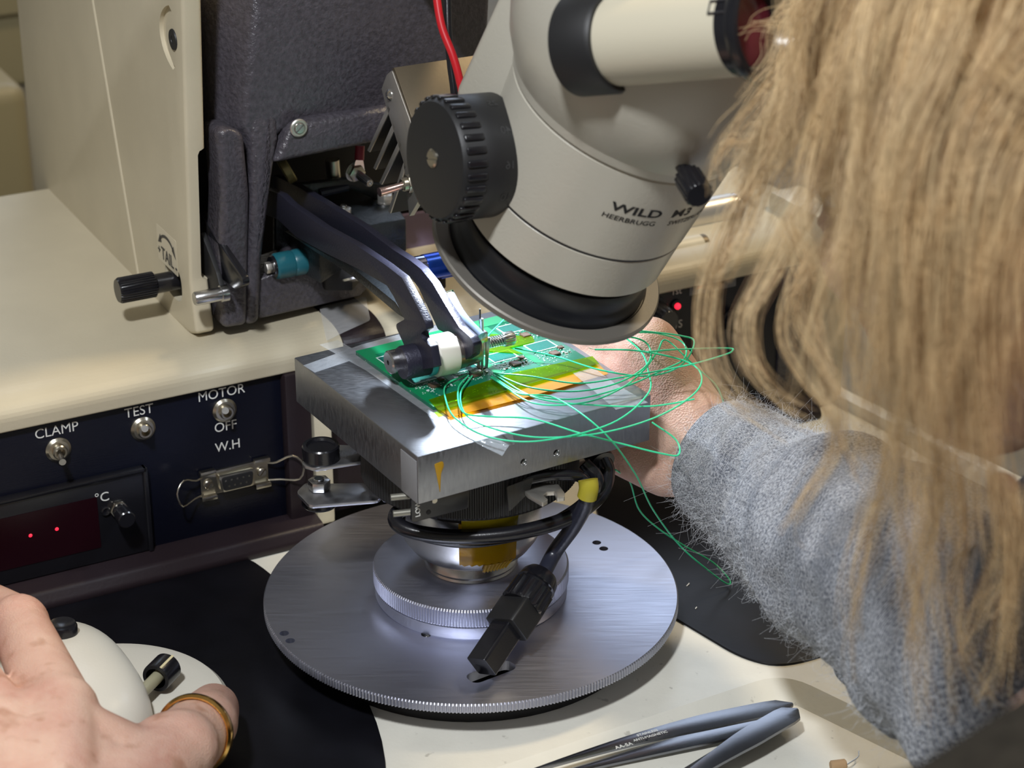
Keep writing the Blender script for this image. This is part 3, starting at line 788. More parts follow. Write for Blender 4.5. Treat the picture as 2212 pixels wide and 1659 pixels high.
def brdmat():
    m = bpy.data.materials.new('green_board_laminate'); m.use_nodes = True
    N, L = m.node_tree.nodes, m.node_tree.links
    pb = N['Principled BSDF']; pb.inputs['Roughness'].default_value = .3; pb.inputs['Coat Weight'].default_value = .3
    tc = N.new('ShaderNodeTexCoord'); mp = N.new('ShaderNodeMapping'); mp.inputs['Rotation'].default_value = (0, 0, R_(-31))
    L.new(tc.outputs['Object'], mp.inputs[0])
    def colmix(fac, a, b):
        x = N.new('ShaderNodeMix'); x.data_type = 'RGBA'
        L.new(fac, x.inputs[0])
        for s, i in ((a, 6), (b, 7)):
            if isinstance(s, tuple): x.inputs[i].default_value = (*s, 1)
            else: L.new(s, x.inputs[i])
        return x.outputs[2]
    vo = N.new('ShaderNodeTexVoronoi'); vo.distance = 'CHEBYCHEV'; vo.inputs['Scale'].default_value = 750
    L.new(mp.outputs[0], vo.inputs['Vector'])
    t = N.new('ShaderNodeMath'); t.operation = 'LESS_THAN'; t.inputs[1].default_value = .16; L.new(vo.outputs['Distance'], t.inputs[0])
    n = N.new('ShaderNodeTexNoise'); n.inputs['Scale'].default_value = 130; L.new(mp.outputs[0], n.inputs['Vector'])
    g = N.new('ShaderNodeMath'); g.operation = 'GREATER_THAN'; g.inputs[1].default_value = .5; L.new(n.outputs[0], g.inputs[0])
    k = N.new('ShaderNodeMath'); k.operation = 'MULTIPLY'; L.new(t.outputs[0], k.inputs[0]); L.new(g.outputs[0], k.inputs[1])
    base = colmix(n.outputs[0], (.0, .11, .06), (.01, .19, .10))
    L.new(colmix(k.outputs[0], base, (.55, .62, .52)), pb.inputs['Base Color'])
    return m
BRD = brdmat()
pp = [pz(785, 755, 115.6), pz(960, 896, 115.6), pz(1312, 800, 115.6)]
pp.append(pp[0] + pp[2] - pp[1])
O_ = pp[1]; ux = (pp[2] - pp[1]); uy = (pp[0] - pp[1]); WX, WY = ux.length, uy.length
ux.normalize(); uy = V((0, 0, 1)).cross(ux)
GF = frame((O_.x, O_.y, 115.6), ux, uy, (0, 0, 1))
pcb = thing('circuit_board', 'green panel of small circuit boards taped on the metal block', 'circuit board', GF @ V((WX / 2, WY / 2, -1.5)))
obj('board', box(0, WX, 8, WY, -1.55, 0, F=GF, bev=.1), BRD, pcb)
PALE = mat('bright_board_green', (.005, .24, .09), .35)
TEALG = mat('teal_pad_field', (.0, .12, .09), .3, bump=.3, bscale=1500)
SILK = mat('silkscreen_white', (.62, .75, .72), .5)
CHIP = mat('brown_chip_top', (.12, .075, .05), .3)
nx_, ny_ = 4, 2
cw, chh = WX / nx_, (WY - 26) / ny_
for i in range(nx_):
    for j in range(ny_):
        x0, y0 = i * cw, 18.5 + j * chh
        if i: obj('board_gap_strip', box(x0 - 1.4, x0 + 1.4, y0, y0 + chh, .0, .10, F=GF), PALE, pcb)
        # shield outline and its field
        fx0, fx1, fy0, fy1 = x0 + 4, x0 + cw - 4, y0 + chh * .52, y0 + chh - 3
        sh = obj('shield_footprint', box(fx0, fx1, fy0, fy1, .0, .14, F=GF), TEALG, pcb)
        fr = new()
        for a in ((fx0 - .5, fx1 + .5, fy0 - .5, fy0), (fx0 - .5, fx1 + .5, fy1, fy1 + .5), (fx0 - .5, fx0, fy0, fy1), (fx1, fx1 + .5, fy0, fy1)):
            join(fr, box(*a, .0, .2, F=GF))
        obj('outline', fr, SILK, sh)
        obj('chip', box(x0 + cw * .42, x0 + cw * .42 + 3.6, y0 + 3.5, y0 + 7.1, 0, .9, F=GF, bev=.08), CHIP, pcb)
        obj('chip', box(x0 + cw * .74, x0 + cw * .74 + 2.2, y0 + 8.0, y0 + 10, 0, .8, F=GF, bev=.08), CHIP, pcb)
        for k in range(9):
            px_, py_ = x0 + 3 + random.random() * (cw - 6), y0 + 1.5 + random.random() * (chh * .42)
            if abs(px_ - x0 - cw * .5) < 3.2 and py_ < y0 + 8: continue
            obj('small_component', box(px_, px_ + random.choice((.6, 1.1)), py_, py_ + random.choice((.6, 1.0)), 0, .5, F=GF, bev=.05), random.choice((SILK, NICKEL, CHIP, SILK)), pcb)
pb_ = new()
for k in range(420):
    i = random.randrange(nx_); j = random.randrange(ny_)
    px_, py_ = i * cw + 2 + random.random() * (cw - 4), 18.5 + j * chh + 1 + random.random() * chh * .48
    join(pb_, box(px_, px_ + .45, py_, py_ + .3, 0, .22, F=GF))
tag(obj('solder_pads', pb_, SILK, pcb, smooth=False), None, kind='stuff')
c = GF.inverted() @ pz(1030, 808, 115.6)
obj('crystal_can', box(c.x - 2.2, c.x + 2.2, c.y - 1.4, c.y + 1.4, 0, 1.2, F=GF, bev=.2), NICKEL, pcb)
obj('back_rail', box(0, WX, WY - 7, WY, .0, .1, F=GF), PALE, pcb)
lf = box(0, 5, 8, WY, .0, .12, F=GF); obj('side_rail', lf, PALE, pcb)
# amber film along the front edge of the board
kf = thing('amber_tape_strip', 'amber film strip holding the front edge of the circuit board', 'tape', pz(1120, 850, 116))
kp = tz([(926, 862), (1110, 803), (1280, 768), (1294, 784), (1110, 838), (948, 886)], 116.2, I4)
obj('film', prism(kp, I4, 115.8, 115.95), KAP, kf)
kp = tz([(945, 882), (1110, 838), (1290, 782), (1314, 808), (1150, 855), (972, 901)], 115.0, I4)
obj('film_overhang', prism(kp, I4, 114.9, 115.05), tintmat('amber_film_on_metal', (.85, .50, .02), (.75, .40, .03), .45), kf)
tag(obj('amber_tape_patch', prism(tz([(1060, 722), (1150, 727), (1155, 738), (1100, 752), (1130, 764), (1040, 758)], 116), I4, 116.0, 116.12), KAP), 'small amber film patch behind the bonding tip on the board', 'tape')
for i, (ps, z0, lb) in enumerate((
        ([(690, 745), (730, 735), (1000, 893), (940, 905), (790, 800)], 114.1, 'clear tape along the left side of the circuit board'),
        ([(930, 905), (975, 893), (1100, 962), (1085, 985), (1050, 968)], 114.1, 'clear tape from the amber film to the front edge of the block'),
        ([(655, 790), (780, 745), (900, 712), (1000, 690), (1015, 700), (800, 765), (680, 805)], 114.1, 'crumpled clear tape along the back left edge of the block'),
        ([(1195, 770), (1235, 760), (1330, 830), (1400, 870), (1330, 885)], 115.2, 'clear tape across the right end of the amber film'))):
    o = tag(obj('clear_tape', prism(tz(ps, z0), I4, z0, z0 + .12), CLEAR), lb, 'tape')
# clear tape folded over the front face
c = onb(1075, 965, -51.2)
tag(obj('clear_tape', prism(rpoly([(c.x - 5, c.z + 5), (c.x + 6, c.z + 5), (c.x + 7.5, c.z - 1), (c.x - 2, c.z - .5)], .6), BF @ frame((0, -51.05, 0), (1, 0, 0), (0, 0, 1), (0, -1, 0)), 0, .12), CLEAR), 'ragged clear tape end folded over the front face of the block', 'tape')

# ================================================================ green wires
def P3(l): return [pz(x, y, z) if z < 500 else pd(x, y, z) for x, y, z in l]
WIRES = [
 ('thin green wire arching from the spring screw up behind the bonding tip', [(1046, 748, 122), (1050, 730, 125), (1090, 690, 130), (1110, 676, 132)]),
 ('thin green wire running from the spring screw to the far right of the block', [(1112, 752, 121), (1200, 770, 119), (1300, 800, 118), (1400, 812, 118), (1470, 790, 122), (1500, 740, 128), (1470, 725, 130), (1380, 714, 132), (1330, 706, 134)]),
 ('thin green wire making the left loop and a wide sweep across the block front', [(1008, 809, 116.5), (965, 830, 117), (962, 860, 118), (985, 905, 117), (1060, 945, 116.5), (1170, 952, 118), (1320, 915, 119), (1400, 850, 119), (1400, 800, 120), (1385, 760, 122), (1340, 720, 126)]),
 ('thin green wire from the board whose loop hangs over the right front edge', [(1012, 811, 116.5), (990, 840, 118), (1000, 890, 118), (1060, 900, 116.5), (1150, 905, 117), (1250, 935, 118), (1340, 958, 110), (1430, 980, 104), (1466, 982, 102), (1460, 950, 106), (1408, 912, 112)]),
 ('thin green wire looping lowest across the front face to the right', [(1020, 812, 116.5), (995, 850, 118), (1010, 900, 117), (1080, 930, 116.5), (1170, 945, 117), (1300, 935, 118), (1420, 900, 119), (1500, 850, 121), (1515, 810, 122), (1480, 780, 124), (1380, 758, 126), (1285, 755, 126)]),
 ('thin green wire crossing the block to the mat and back in a long loop', [(1060, 815, 117), (1120, 850, 118), (1200, 860, 118), (1300, 930, 116), (1370, 1020, 90), (1410, 1100, 62), (1470, 1180, 34), (1540, 1240, 12), (1573, 1262, 4), (1574, 1250, 4), (1540, 1215, 8), (1480, 1180, 18), (1420, 1140, 30), (1380, 1100, 42), (1360, 1040, 60), (1330, 1015, 72)]),
 ('thin green wire sweeping level over the board to the right point', [(1066, 806, 117), (1140, 812, 119), (1250, 828, 119), (1360, 812, 121), (1480, 790, 124), (1560, 768, 126), (1582, 758, 126), (1570, 752, 126), (1460, 755, 127), (1400, 760, 127)]),
 ('thin green wire in the bundle curling back under the microscope', [(1070, 808, 117), (1150, 838, 118), (1250, 845, 118), (1340, 825, 120), (1400, 785, 123), (1400, 745, 127), (1360, 728, 130), (1300, 735, 130)]),
 ('thin green wire in the bundle reaching the small upper loop', [(1062, 812, 117), (1130, 850, 118), (1240, 862, 118), (1350, 835, 119), (1430, 800, 122), (1478, 775, 124), (1475, 740, 127), (1420, 720, 130), (1350, 718, 131)]),
 ('thin green wire in the bundle with its end dropping to the sleeve cuff', [(1064, 815, 117), (1150, 870, 118), (1260, 870, 118), (1340, 840, 119), (1390, 800, 121), (1420, 760, 125), (1440, 735, 128), (1500, 790, 120), (1545, 830, 110), (1563, 870, 100), (1565, 886, 97)]),
 ('thin green wire lying over the right top edge of the block to the hand', [(1072, 812, 117), (1160, 860, 118), (1280, 875, 117), (1390, 878, 116), (1450, 872, 116), (1500, 862, 117)]),
]
for lb, pts in WIRES:
    e = obj('green_wire', tube(P3(pts), 0.33, 8, 9), GREENW, None)
    tag(e, lb, 'wire', 'green wires soldered to the board')
    if 'cuff' in lb:
        a = P3([pts[-1]])[0]; b = P3([(1561, 904, 93)])[0]
        obj('bare_wire_end', tube([a, (a + b) / 2 + V((.6, 0, 0)), b], .16, 6, 3), COPPER, e)
    if 'lowest' in lb:
        a = P3([pts[-1]])[0]; b = P3([(1272, 751, 126)])[0]
        obj('bare_wire_end', tube([a, b], .2, 6, 1), COPPER, e)

# ================================================================ stage cable with plug
cb = thing('stage_cable', 'black cable looped under the block with a yellow sleeve and hanging plug', 'cable', pz(1170, 1240, 40))
obj('cable_loop', tube(P3([(1300, 985, 86), (1312, 1020, 80), (1296, 1070, 74), (1230, 1118, 68), (1120, 1150, 65), (1000, 1160, 64), (900, 1150, 65), (856, 1128, 67), (870, 1100, 69), (960, 1085, 70)]), 3.0, 16, 8), BLACKPL, cb)
obj('cable_loop', tube(P3([(1262, 1000, 88), (1290, 1035, 82), (1272, 1078, 72), (1200, 1128, 62), (1100, 1158, 59), (1010, 1170, 58), (930, 1160, 60), (868, 1136, 63), (862, 1116, 66)]), 2.6, 16, 8), BLACKPL, cb)
obj('cable_loop', tube(P3([(930, 1096, 78), (1060, 1060, 83), (1170, 1030, 88), (1245, 1028, 87), (1275, 1050, 80)]), 2.2, 14, 8), BLACKPL, cb)
obj('cable_tail', tube(P3([(1270, 1040, 87), (1268, 1080, 79), (1240, 1135, 64), (1200, 1190, 50), (1172, 1243, 44)]), 3.1, 18, 8), mat('cable_jacket', (.022, .024, .04), .32, bump=.2, bscale=600), cb)
obj('yellow_sleeve', tube(P3([(1270, 1036, 88), (1272, 1054, 85), (1268, 1074, 81)]), 3.8, 20, 4), YELLOW, cb)
obj('cable_gland', tube(P3([(1285, 975, 86), (1302, 1000, 84)]), 5.2, 24, 2), BLACKPL, cb)
a, b = pz(1172, 1242, 44), pz(1040, 1440, 25)
PFm = axis_frame(a, b - a); Lp = (b - a).length
pg = obj('plug', prism(rpoly([(-4.9, -4.7), (4.9, -4.7), (4.9, 4.7), (-4.9, 4.7)], 1.2), PFm @ Matrix.Rotation(R_(20), 4, 'Z'), Lp * .42, Lp, bev=.4), BLACKPL, cb)
obj('plug_collar', lathe(PFm, [(0, -1), (3.6, -1), (6.4, 0), (7.6, 2), (8.2, 5.5), (7.4, 6), (7.4, 7), (8.6, 7.4), (8.9, 16), (8.0, 17), (0, 17)], 40, (14, .7, {7, 8})), BLACKPL, pg)
obj('plug_body', prism(rpoly([(-7.4, -6.2), (7.4, -6.2), (7.4, 6.2), (-7.4, 6.2)], 1.8), PFm @ Matrix.Rotation(R_(20), 4, 'Z'), 16.5, Lp * .60, bev=.6), BLACKMAT, pg)
obj('latch_tab', box(-1.6, 1.6, 5.6, 8.6, Lp * .42, Lp * .60, F=PFm @ Matrix.Rotation(R_(110), 4, 'Z'), bev=.4), BLACKPL, pg)
# amber tape binding the loops
def band(r0, r1, z0, z1, a0, a1, n=24):
    bm = new(); rows = []
    for k in range(n + 1):
        a = R_(a0 + (a1 - a0) * k / n); wob = .4 * math.sin(k * 2.1)
        rows.append([bm.verts.new((r * math.cos(a), r * math.sin(a), z + wob * (z == z0))) for r, z in ((r0, z0), (r1, z1), (r1 + .2, z1), (r0 + .2, z0))])
    for A_, B_ in zip(rows, rows[1:]):
        for k in range(4): bm.faces.new((A_[k], A_[(k + 1) % 4], B_[(k + 1) % 4], B_[k]))
    bm.faces.new(rows[0]); bm.faces.new(rows[-1][::-1])
    return bm
at = thing('cable_tape', 'wide amber tape binding the cable loops to the polished cup', 'tape', (4, -29, 54))
obj('tape_wrap', band(28.2, 29.2, 45, 64, -98, -50), KAP2, at)
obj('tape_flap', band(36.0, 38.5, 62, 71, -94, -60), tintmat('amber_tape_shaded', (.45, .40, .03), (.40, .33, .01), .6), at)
obj('tape_tail', band(23.5, 28.3, 39, 45, -78, -52), KAP2, at)
# ================================================================ bonding arm
bo = thing('bonding_arm', 'pair of dark cranked bonding arms reaching down to the circuit board', 'bonding arm', P2(MF, -8, 0, 120))
A1 = [(560, 402), (605, 420), (628, 442), (700, 492), (770, 530), (832, 572), (868, 600), (896, 652), (919, 698), (921, 711), (909, 720), (912, 733), (930, 748), (938, 794), (889, 802), (862, 794), (850, 776), (874, 748), (856, 708), (856, 700), (861, 697), (874, 690), (851, 642), (836, 617), (780, 584), (700, 545), (640, 512), (600, 474), (560, 458)]
A2 = [(590, 378), (640, 402), (700, 438), (780, 487), (850, 540), (885, 562), (909, 581), (934, 612), (962, 660), (992, 708), (1015, 728), (1023, 744), (1020, 768), (988, 788), (982, 753), (957, 717), (946, 712), (922, 660), (904, 622), (889, 602), (858, 584), (780, 534), (700, 485), (640, 448), (590, 412)]
obj('arm', prism(rpoly(tx(A1, -24), .9, 3), XF(0), -24, -20.8, bev=.5), ARM, bo, angle=30)
obj('arm', prism(rpoly(tx(A2, -6), .9, 3), XF(0), -6, -2.6, bev=.5), ARM, bo, angle=30)
obj('lower_link', prism(rpoly(tx([(610, 500), (700, 560), (760, 600), (855, 680), (872, 690), (850, 655), (770, 590), (700, 540)], -20), .8), XF(0), -19, -14, bev=.4), CAST, bo)
c = onx(958, 765, -12)
AX = lambda x: MF @ frame((x, c.y, c.z), (0, 1, 0), (0, 0, 1), (1, 0, 0))
obj('ceramic_ring', lathe(AX(0), [(5.2, -17), (7.6, -17), (8.2, -16.2), (8.2, -8.6), (7.8, -8.0), (5.2, -8.0)], 56), CERAMIC, bo)
obj('teal_seal', lathe(AX(0), [(0, -19.6), (6.8, -19.6), (7.2, -18.8), (7.2, -17.4), (0, -17.4)], 48), mat('pale_teal_seal', (.05, .42, .50), .3), bo)
obj('pivot_axle', cyl(AX(0), 5.0, -24, 2, 48), NICKEL, bo)
obj('arm_boss', lathe(AX(0), [(0, -30), (6.2, -30), (6.6, -29), (6.6, -18.8), (0, -18.8)], 48), ARM, bo)
c2 = onx(866, 780, -28)
obj('pivot_barrel', lathe(MF @ frame((-33, c2.y + 1, c2.z), (0, 1, 0), (0, 0, 1), (1, 0, 0)), [(1.0, 1), (1.0, 0), (4.0, 0), (4.6, .6), (4.6, 8), (0, 8)], 40), STEEL, bo)
obj('arm_boss', lathe(AX(0), [(0, -7.8), (6.9, -7.8), (7.1, -7.2), (6.2, 1.6), (5.6, 2.4), (0, 2.4)], 48), mat('worn_arm_boss', (.30, .27, .25), .3, metal=.9, bump=.2, bscale=600), bo)
c3 = onx(1035, 745, 6)
BXF = lambda: MF @ frame((0, c3.y, c3.z), (0, 1, 0), (0, 0, 1), (1, 0, 0))
obj('collar', lathe(BXF(), [(0, 1), (4.6, 1), (4.6, 3.2), (3.4, 3.4), (3.4, 4.6), (4.4, 4.8), (4.4, 7.6), (0, 7.6)], 40), NICKEL, bo)
sp = obj('spring_screw', lathe(BXF(), [(0, 7), (1.3, 7), (1.3, 18), (0, 18)], 24), STEEL, bo)
hx = [BXF() @ V((2.0 * math.cos(a), 2.0 * math.sin(a), 9.4 + a / (2 * math.pi) * 1.05)) for a in [k * .45 for k in range(98)]]
obj('spring', tube(hx, .34, 8, 1), STEEL, sp)
obj('screw_head', lathe(BXF(), [(0, 16.4), (2.6, 16.4), (2.9, 16.8), (2.9, 20.6), (2.4, 21.2), (0, 21.2)], 40, (14, .25, {2, 3})), STEEL, sp)
tp = pz(1041, 800, 116.4)
nd = obj('bonding_tool', tube([tp + V((0, 0, 22)), tp + V((0, 0, 6)), tp + V((.2, 0, .2))], lambda f: .8 - .5 * max(0, f - .5) * 2, 16, 1), STEEL, bo)
obj('tool_wire', tube([tp + V((-.6, 0, 26)), tp + V((-.6, 0, 20))], .35, 8, 1), INK, nd)
for dx in (-1.9, 1.2):
    obj('wire_clamp', prism([(0, 0), (1.1, 0), (2.2, 13), (.2, 13)], frame(tp + V((dx, .5, 1.0)), (1, 0, 0), (0, 0, 1), (0, -1, 0)), -.5, .9, bev=.12), STEEL, nd)
obj('clamp_block', box(-2.0, 2.4, -2.2, 2.4, 0, 4.4, F=MF @ Matrix.Translation((MI @ tp) + V((-.6, 0, 12.5))), bev=.6), STEEL, nd)
obj('feed_tube', tube([pz(972, 640, 142), pz(998, 685, 138), pz(1038, 728, 133)], 2.2, 16, 5), mat('pale_blue_tube', (.35, .45, .62), .12, metal=.35), bo)
cf = axis_frame(pz(975, 665, 136), (pz(955, 625, 142) - pz(985, 690, 132)))
cl = new()
join(cl, lathe(cf, [(3.0, -6), (3.6, -6), (3.6, -4), (3.2, -3.8), (3.7, -3.4), (3.7, -1), (3.3, -.6), (3.8, 0), (3.8, 6), (3.2, 6)], 40))
obj('clear_coupler', cl, GLASS, bo)

# blue motor behind the arms
c = onx(889, 583, 112, MF, 1)
bl = thing('blue_motor', 'small blue anodised cylinder with a chrome band behind the bonding arms', 'motor', P2(MF, c.x, 112, c.z))
BFm = MF @ frame((c.x, 112, c.z), (0, 1, 0), (0, 0, 1), (1, 0, 0))
obj('body', lathe(BFm, [(0, 6), (5.8, 6), (5.8, 22), (5.2, 22.6), (0, 22.6)], 48), BLUE, bl)
obj('chrome_band', lathe(BFm, [(0, .8), (5.6, .8), (5.6, 6), (0, 6)], 48), mat('blue_chrome', (.42, .46, .75), .1, metal=1), bl)
obj('pale_end', lathe(BFm, [(0, -1.4), (4.2, -1.2), (5.4, -.2), (5.8, .8), (0, .8)], 48), HEAT, bl)
obj('lug', lathe(BFm @ Matrix.Translation((0, -5.4, 0)), [(0, 14), (1.6, 14), (1.6, 20), (0, 20)], 20), BLUE, bl)
obj('mount_foot', box(c.x + 8, c.x + 18, 114, 124, 100, c.z, bev=1), PLUM, bl)

# ================================================================ LED lamp with heat sink
X0 = 12
la = thing('led_lamp', 'aluminium finned heat sink lamp hanging behind the black microscope knob', 'lamp', P2(MF, X0, *onx(870, 300, X0).yz))
def lx(pts): return tx(pts, X0)
base = [(846, 150), (834, 160), (824, 190), (829, 222), (884, 468), (906, 424), (934, 470), (960, 450), (884, 262)]
obj('heat_sink_side', prism(rpoly(lx([(846, 152), (835, 162), (824, 192), (832, 224), (872, 352), (884, 468), (910, 424), (934, 470), (950, 440)]), .7), XF(0), X0, X0 + 2.2, bev=.3), HEAT, la)
obj('heat_sink_base', prism(rpoly(lx([(846, 152), (836, 160), (905, 395), (925, 425), (940, 420)]), .4), XF(0), X0 + 2, X0 + 40, bev=.3), HEAT, la)
for a_, b_ in (((838, 226), (793, 328)), ((849, 264), (806, 366)), ((862, 302), (819, 398)), ((874, 342), (838, 460))):
    x1, y1 = a_; x2, y2 = b_
    fn = obj('shaded_fin', prism(lx([(x1, y1), (x1 + 5, y1 + 11), (x2 + 5, y2 + 1), (x2, y2 - 3)]), XF(0), X0 + .5, X0 + 38, bev=.1), BLACKMAT, la)  # fin sides coloured black for the shade in the gaps, edges left bare
    obj('bright_fin_edge', prism(lx([(x1, y1), (x1 + 5, y1 + 11), (x2 + 5, y2 + 1), (x2, y2 - 3)]), XF(0), X0, X0 + .6, bev=.1), HEAT, fn)
p4 = lx([(845, 149), (850, 146), (908, 312), (903, 316)])
obj('bronze_cover_plate', prism(p4, XF(0), X0 + .3, X0 + 58, bev=.2), BRASSY, la)
e0, e1 = onx(847, 150, X0), onx(905, 314, X0)
pl_up = (V((0, e0.y, e0.z)) - V((0, e1.y, e1.z))).normalized()
pl_n = V((1, 0, 0)).cross(pl_up); 
if pl_n.y > 0: pl_n = -pl_n
rr_m = MI.to_3x3() @ ray(950, 178); cc_m = MI @ CAM; e0m = V((X0, e0.y, e0.z))
cs = cc_m + rr_m * ((e0m - cc_m).dot(pl_n) / rr_m.dot(pl_n)) + pl_n * 1.3
PSF = MF @ frame(cs, (1, 0, 0), pl_n.cross(V((1, 0, 0))), pl_n)
ph = lathe(PSF, [(0, 0), (3.4, 0), (3.3, .5), (2.2, 1.2), (0, 1.4)], 40)
ph = cut(ph, [box(-1.9, 1.9, -.35, .35, .7, 3, F=PSF @ Matrix.Rotation(.5, 4, 'Z')), box(-.35, .35, -1.9, 1.9, .7, 3, F=PSF @ Matrix.Rotation(.5, 4, 'Z'))])
obj('cross_head_screw', ph, NICKEL, la)
c = onx(842, 205, X0)
obj('dome_screw', lathe(MF @ frame((X0, c.y, c.z), (0, 1, 0), (0, 0, 1), (-1, 0, 0)), [(0, 1.6), (1.4, 1.3), (2.4, .3), (2.4, 0), (0, 0)], 32), STEEL, la)
c = onx(886, 396, X0)
TGF = MF @ frame((X0, c.y, c.z), (0, 1, 0), (0, 0, 1), (-1, 0, 0))
tg = obj('toggle_switch', hexa(TGF, 4.0, -.2, 1.6), NICKEL, la)
obj('bushing', lathe(TGF, [(0, 1), (2.9, 1), (2.9, 3.4), (2.2, 4), (0, 4)], 32), NICKEL, tg)
obj('lever', tube([TGF @ V((0, 0, 2)), TGF @ V((-.6, -.6, 8)), TGF @ V((-1.2, -1.0, 14.5))], lambda f: 1.4 + .5 * f, 20, 4), mat('rosy_nickel', (.75, .55, .52), .2, metal=1), tg)
lens = axis_frame(LED + V((0, 2, 9)), V((15, -15, 110)) - LED)
obj('lamp_bezel', lathe(lens, [(0, -6), (7, -6), (7, 0), (5.6, 0), (5.2, -2), (0, -2)], 40), HEAT, la)
obj('power_lead', tube([pd(938, -60, 812), pd(944, 0, 812), pd(955, 60, 812), pd(978, 120, 812), pd(992, 170, 813), pd(998, 215, 815), pd(985, 290, 820), pd(935, 400, 830), pd(908, 428, 838)], 1.55, 16, 8), REDW, la)
obj('power_lead', tube([pd(964, -60, 818), pd(966, 0, 818), pd(968, 70, 818), pd(974, 140, 819), pd(982, 215, 820), pd(975, 300, 825)], 1.5, 16, 8), BLACKPL, la)

# ================================================================ microscope
MA = V((.367, -.276, .886)).normalized()
MO = pd(1183.5, 551, 804)
SF_ = axis_frame(MO, MA)
ms = thing('stereo_microscope', 'beige stereo microscope tilted over the circuit board with a black side knob', 'microscope', MO)
def SL(prof, n=96, k=None): return lathe(SF_, prof, n, k)
obj('metal_rim', SL([(36, -2.4), (44.3, -2.4), (45, -1.6), (45, 0), (44.4, .6), (39.5, .6), (39, 0), (36, 0)]), RINGGREY, ms)
obj('black_objective', SL([(0, 1), (30, 1), (30, -1), (38.8, -.4), (38.6, 3), (37.4, 5), (36.8, 6), (36.6, 12.5), (37.4, 14), (35.2, 14.2), (35, 17), (0, 17)]), mat('gloss_black_ring', (.008, .009, .012), .34, spec=.5), ms)
obj('objective_glass', SL([(0, -.6), (29.5, -.6), (29.8, .9), (0, .9)]), GLASS, ms)
mb = obj('zoom_body', SL([(0, 16.4), (38.6, 16.4), (39.4, 17.2), (40.2, 34.4), (39.7, 34.8), (39.7, 35.6), (40.5, 36), (42.8, 73), (42.4, 73.6), (42.4, 74.3), (43.6, 74.8), (45, 80), (0, 84)]), SCOPE, ms, angle=30)
obj('seam_ring', SL([(38, 34.5), (39.95, 34.5), (39.95, 35.9), (38, 35.9)]), INK, mb)
# prism housing: wide rounded shoulder
obj('prism_housing', SL([(0, 76), (43.2, 76), (45.5, 80), (50, 88), (53.5, 98), (55.5, 110), (55.5, 124), (54, 138), (49, 150), (38, 158), (0, 160)]), SCOPE, ms, angle=60)
# flat sided carrier behind
kd = V((-.857, -.508, .09)).normalized()
yy_ = MA.cross(-kd).normalized()
xx_ = yy_.cross(MA).normalized()
HF = frame(MO, xx_, yy_, MA)
HI = HF.inverted()
k0 = HI @ pd(1090, 345, 790)
side = k0.x
obj('carrier_body', box(-36.5, 20, -6, 46, 38, 97, F=HF, bev=5, seg=4), SCOPE, ms)
obj('carrier_slot', box(-37, -20, 26, 34, 95, 98, F=HF, bev=.6), mat('brown_gap', (.06, .05, .035), .6), ms)
obj('mounting_arm', tube([HF @ V((-4, 40, 74)), HF @ V((-4, 66, 80)), P2(MF, 52, 160, 246)], 15, 32, 6), SCOPE, ms)
# knob
kc = pd(936, 346, 752)
KF2 = axis_frame(kc, kd)
KL = 25
obj('zoom_knob', lathe(KF2, [(0, -KL), (21.0, -KL), (21.8, -KL + 1), (21.8, -9), (21.4, -8.4), (21.4, -2.2), (20.2, -.4), (18.5, 0), (0, 0)], 96), BLACKMAT, ms, angle=40)
kg = new()
for k in range(30):
    a = 2 * math.pi * k / 30
    join(kg, box(21.0, 22.3, -1.25, 1.25, -9.2, -1.4, F=KF2 @ Matrix.Rotation(a, 4, 'Z'), bev=.62, seg=3))
tag(obj('knob_ribs', kg, BLACKPL, ms), None)
obj('knob_screw', slot_screw(KF2 @ Matrix.Translation((-.5, .5, -.4)), 3.4, 1.3, .25), NICKEL, ms)
sk = new()
def kwarp(zc, a0):
    def f(v):
        a = R_(a0) + v.y / 21.9
        return KF2 @ V((21.95 * math.cos(a), 21.95 * math.sin(a), zc + v.x))
    return f
for s, a0 in (('40', 40), ('25', 72), ('16', 8), ('10', -24)):
    join(sk, text(s, 4.0, None, .03, .01, warp=kwarp(-18, a0)))
obj('knob_scale', sk, mat('faint_scale_ink', (.10, .10, .10), .5), ms)
# thumb screw on the right
tsb = pd(1480, 372, 716)
ts = obj('thumb_screw', lathe(axis_frame(tsb, pd(1512, 424, 704) - tsb), [(0, -4), (2.2, -4), (2.2, 1.5), (3.4, 2), (4.9, 3.5), (4.9, 14), (4.1, 15), (0, 15)], 40, (16, .35, {4, 5})), BLACKPL, ms)
obj('screw_shank', lathe(axis_frame(tsb, pd(1512, 424, 704) - tsb), [(0, -5), (2.2, -5), (2.2, .8), (0, .8)], 24), NICKEL, ts)
# maker's lettering on the curved body
def swarp(h, a0, r=41.9):
    def f(v):
        hh = h + v.y
        rr = 40.5 + (hh - 36) / 37 * 2.3 + .12
        a = a0 + v.x / rr
        return SF_ @ V((rr * math.cos(a), rr * math.sin(a), hh))
    return f
def sang(px, py, d=760):
    # angle on the zoom body of a spot of the photograph
    FI = SF_.inverted(); o_ = FI @ CAM; r_ = FI.to_3x3() @ ray(px, py)
    R2 = 41.3; A_ = r_.x ** 2 + r_.y ** 2; B_ = 2 * (o_.x * r_.x + o_.y * r_.y); C_ = o_.x ** 2 + o_.y ** 2 - R2 * R2
    t_ = (-B_ - math.sqrt(B_ * B_ - 4 * A_ * C_)) / (2 * A_)
    p_ = o_ + r_ * t_
    return math.atan2(p_.y, p_.x), p_.z
aw, hw = sang(1376, 456); am, hm = sang(1480, 442); ah, hh_ = sang(1372, 467); as_, hs_ = sang(1466, 463)
lt = new()
join(lt, text('WILD', 5.0, None, .03, .05, sx=1.55, warp=swarp(hw, aw)))
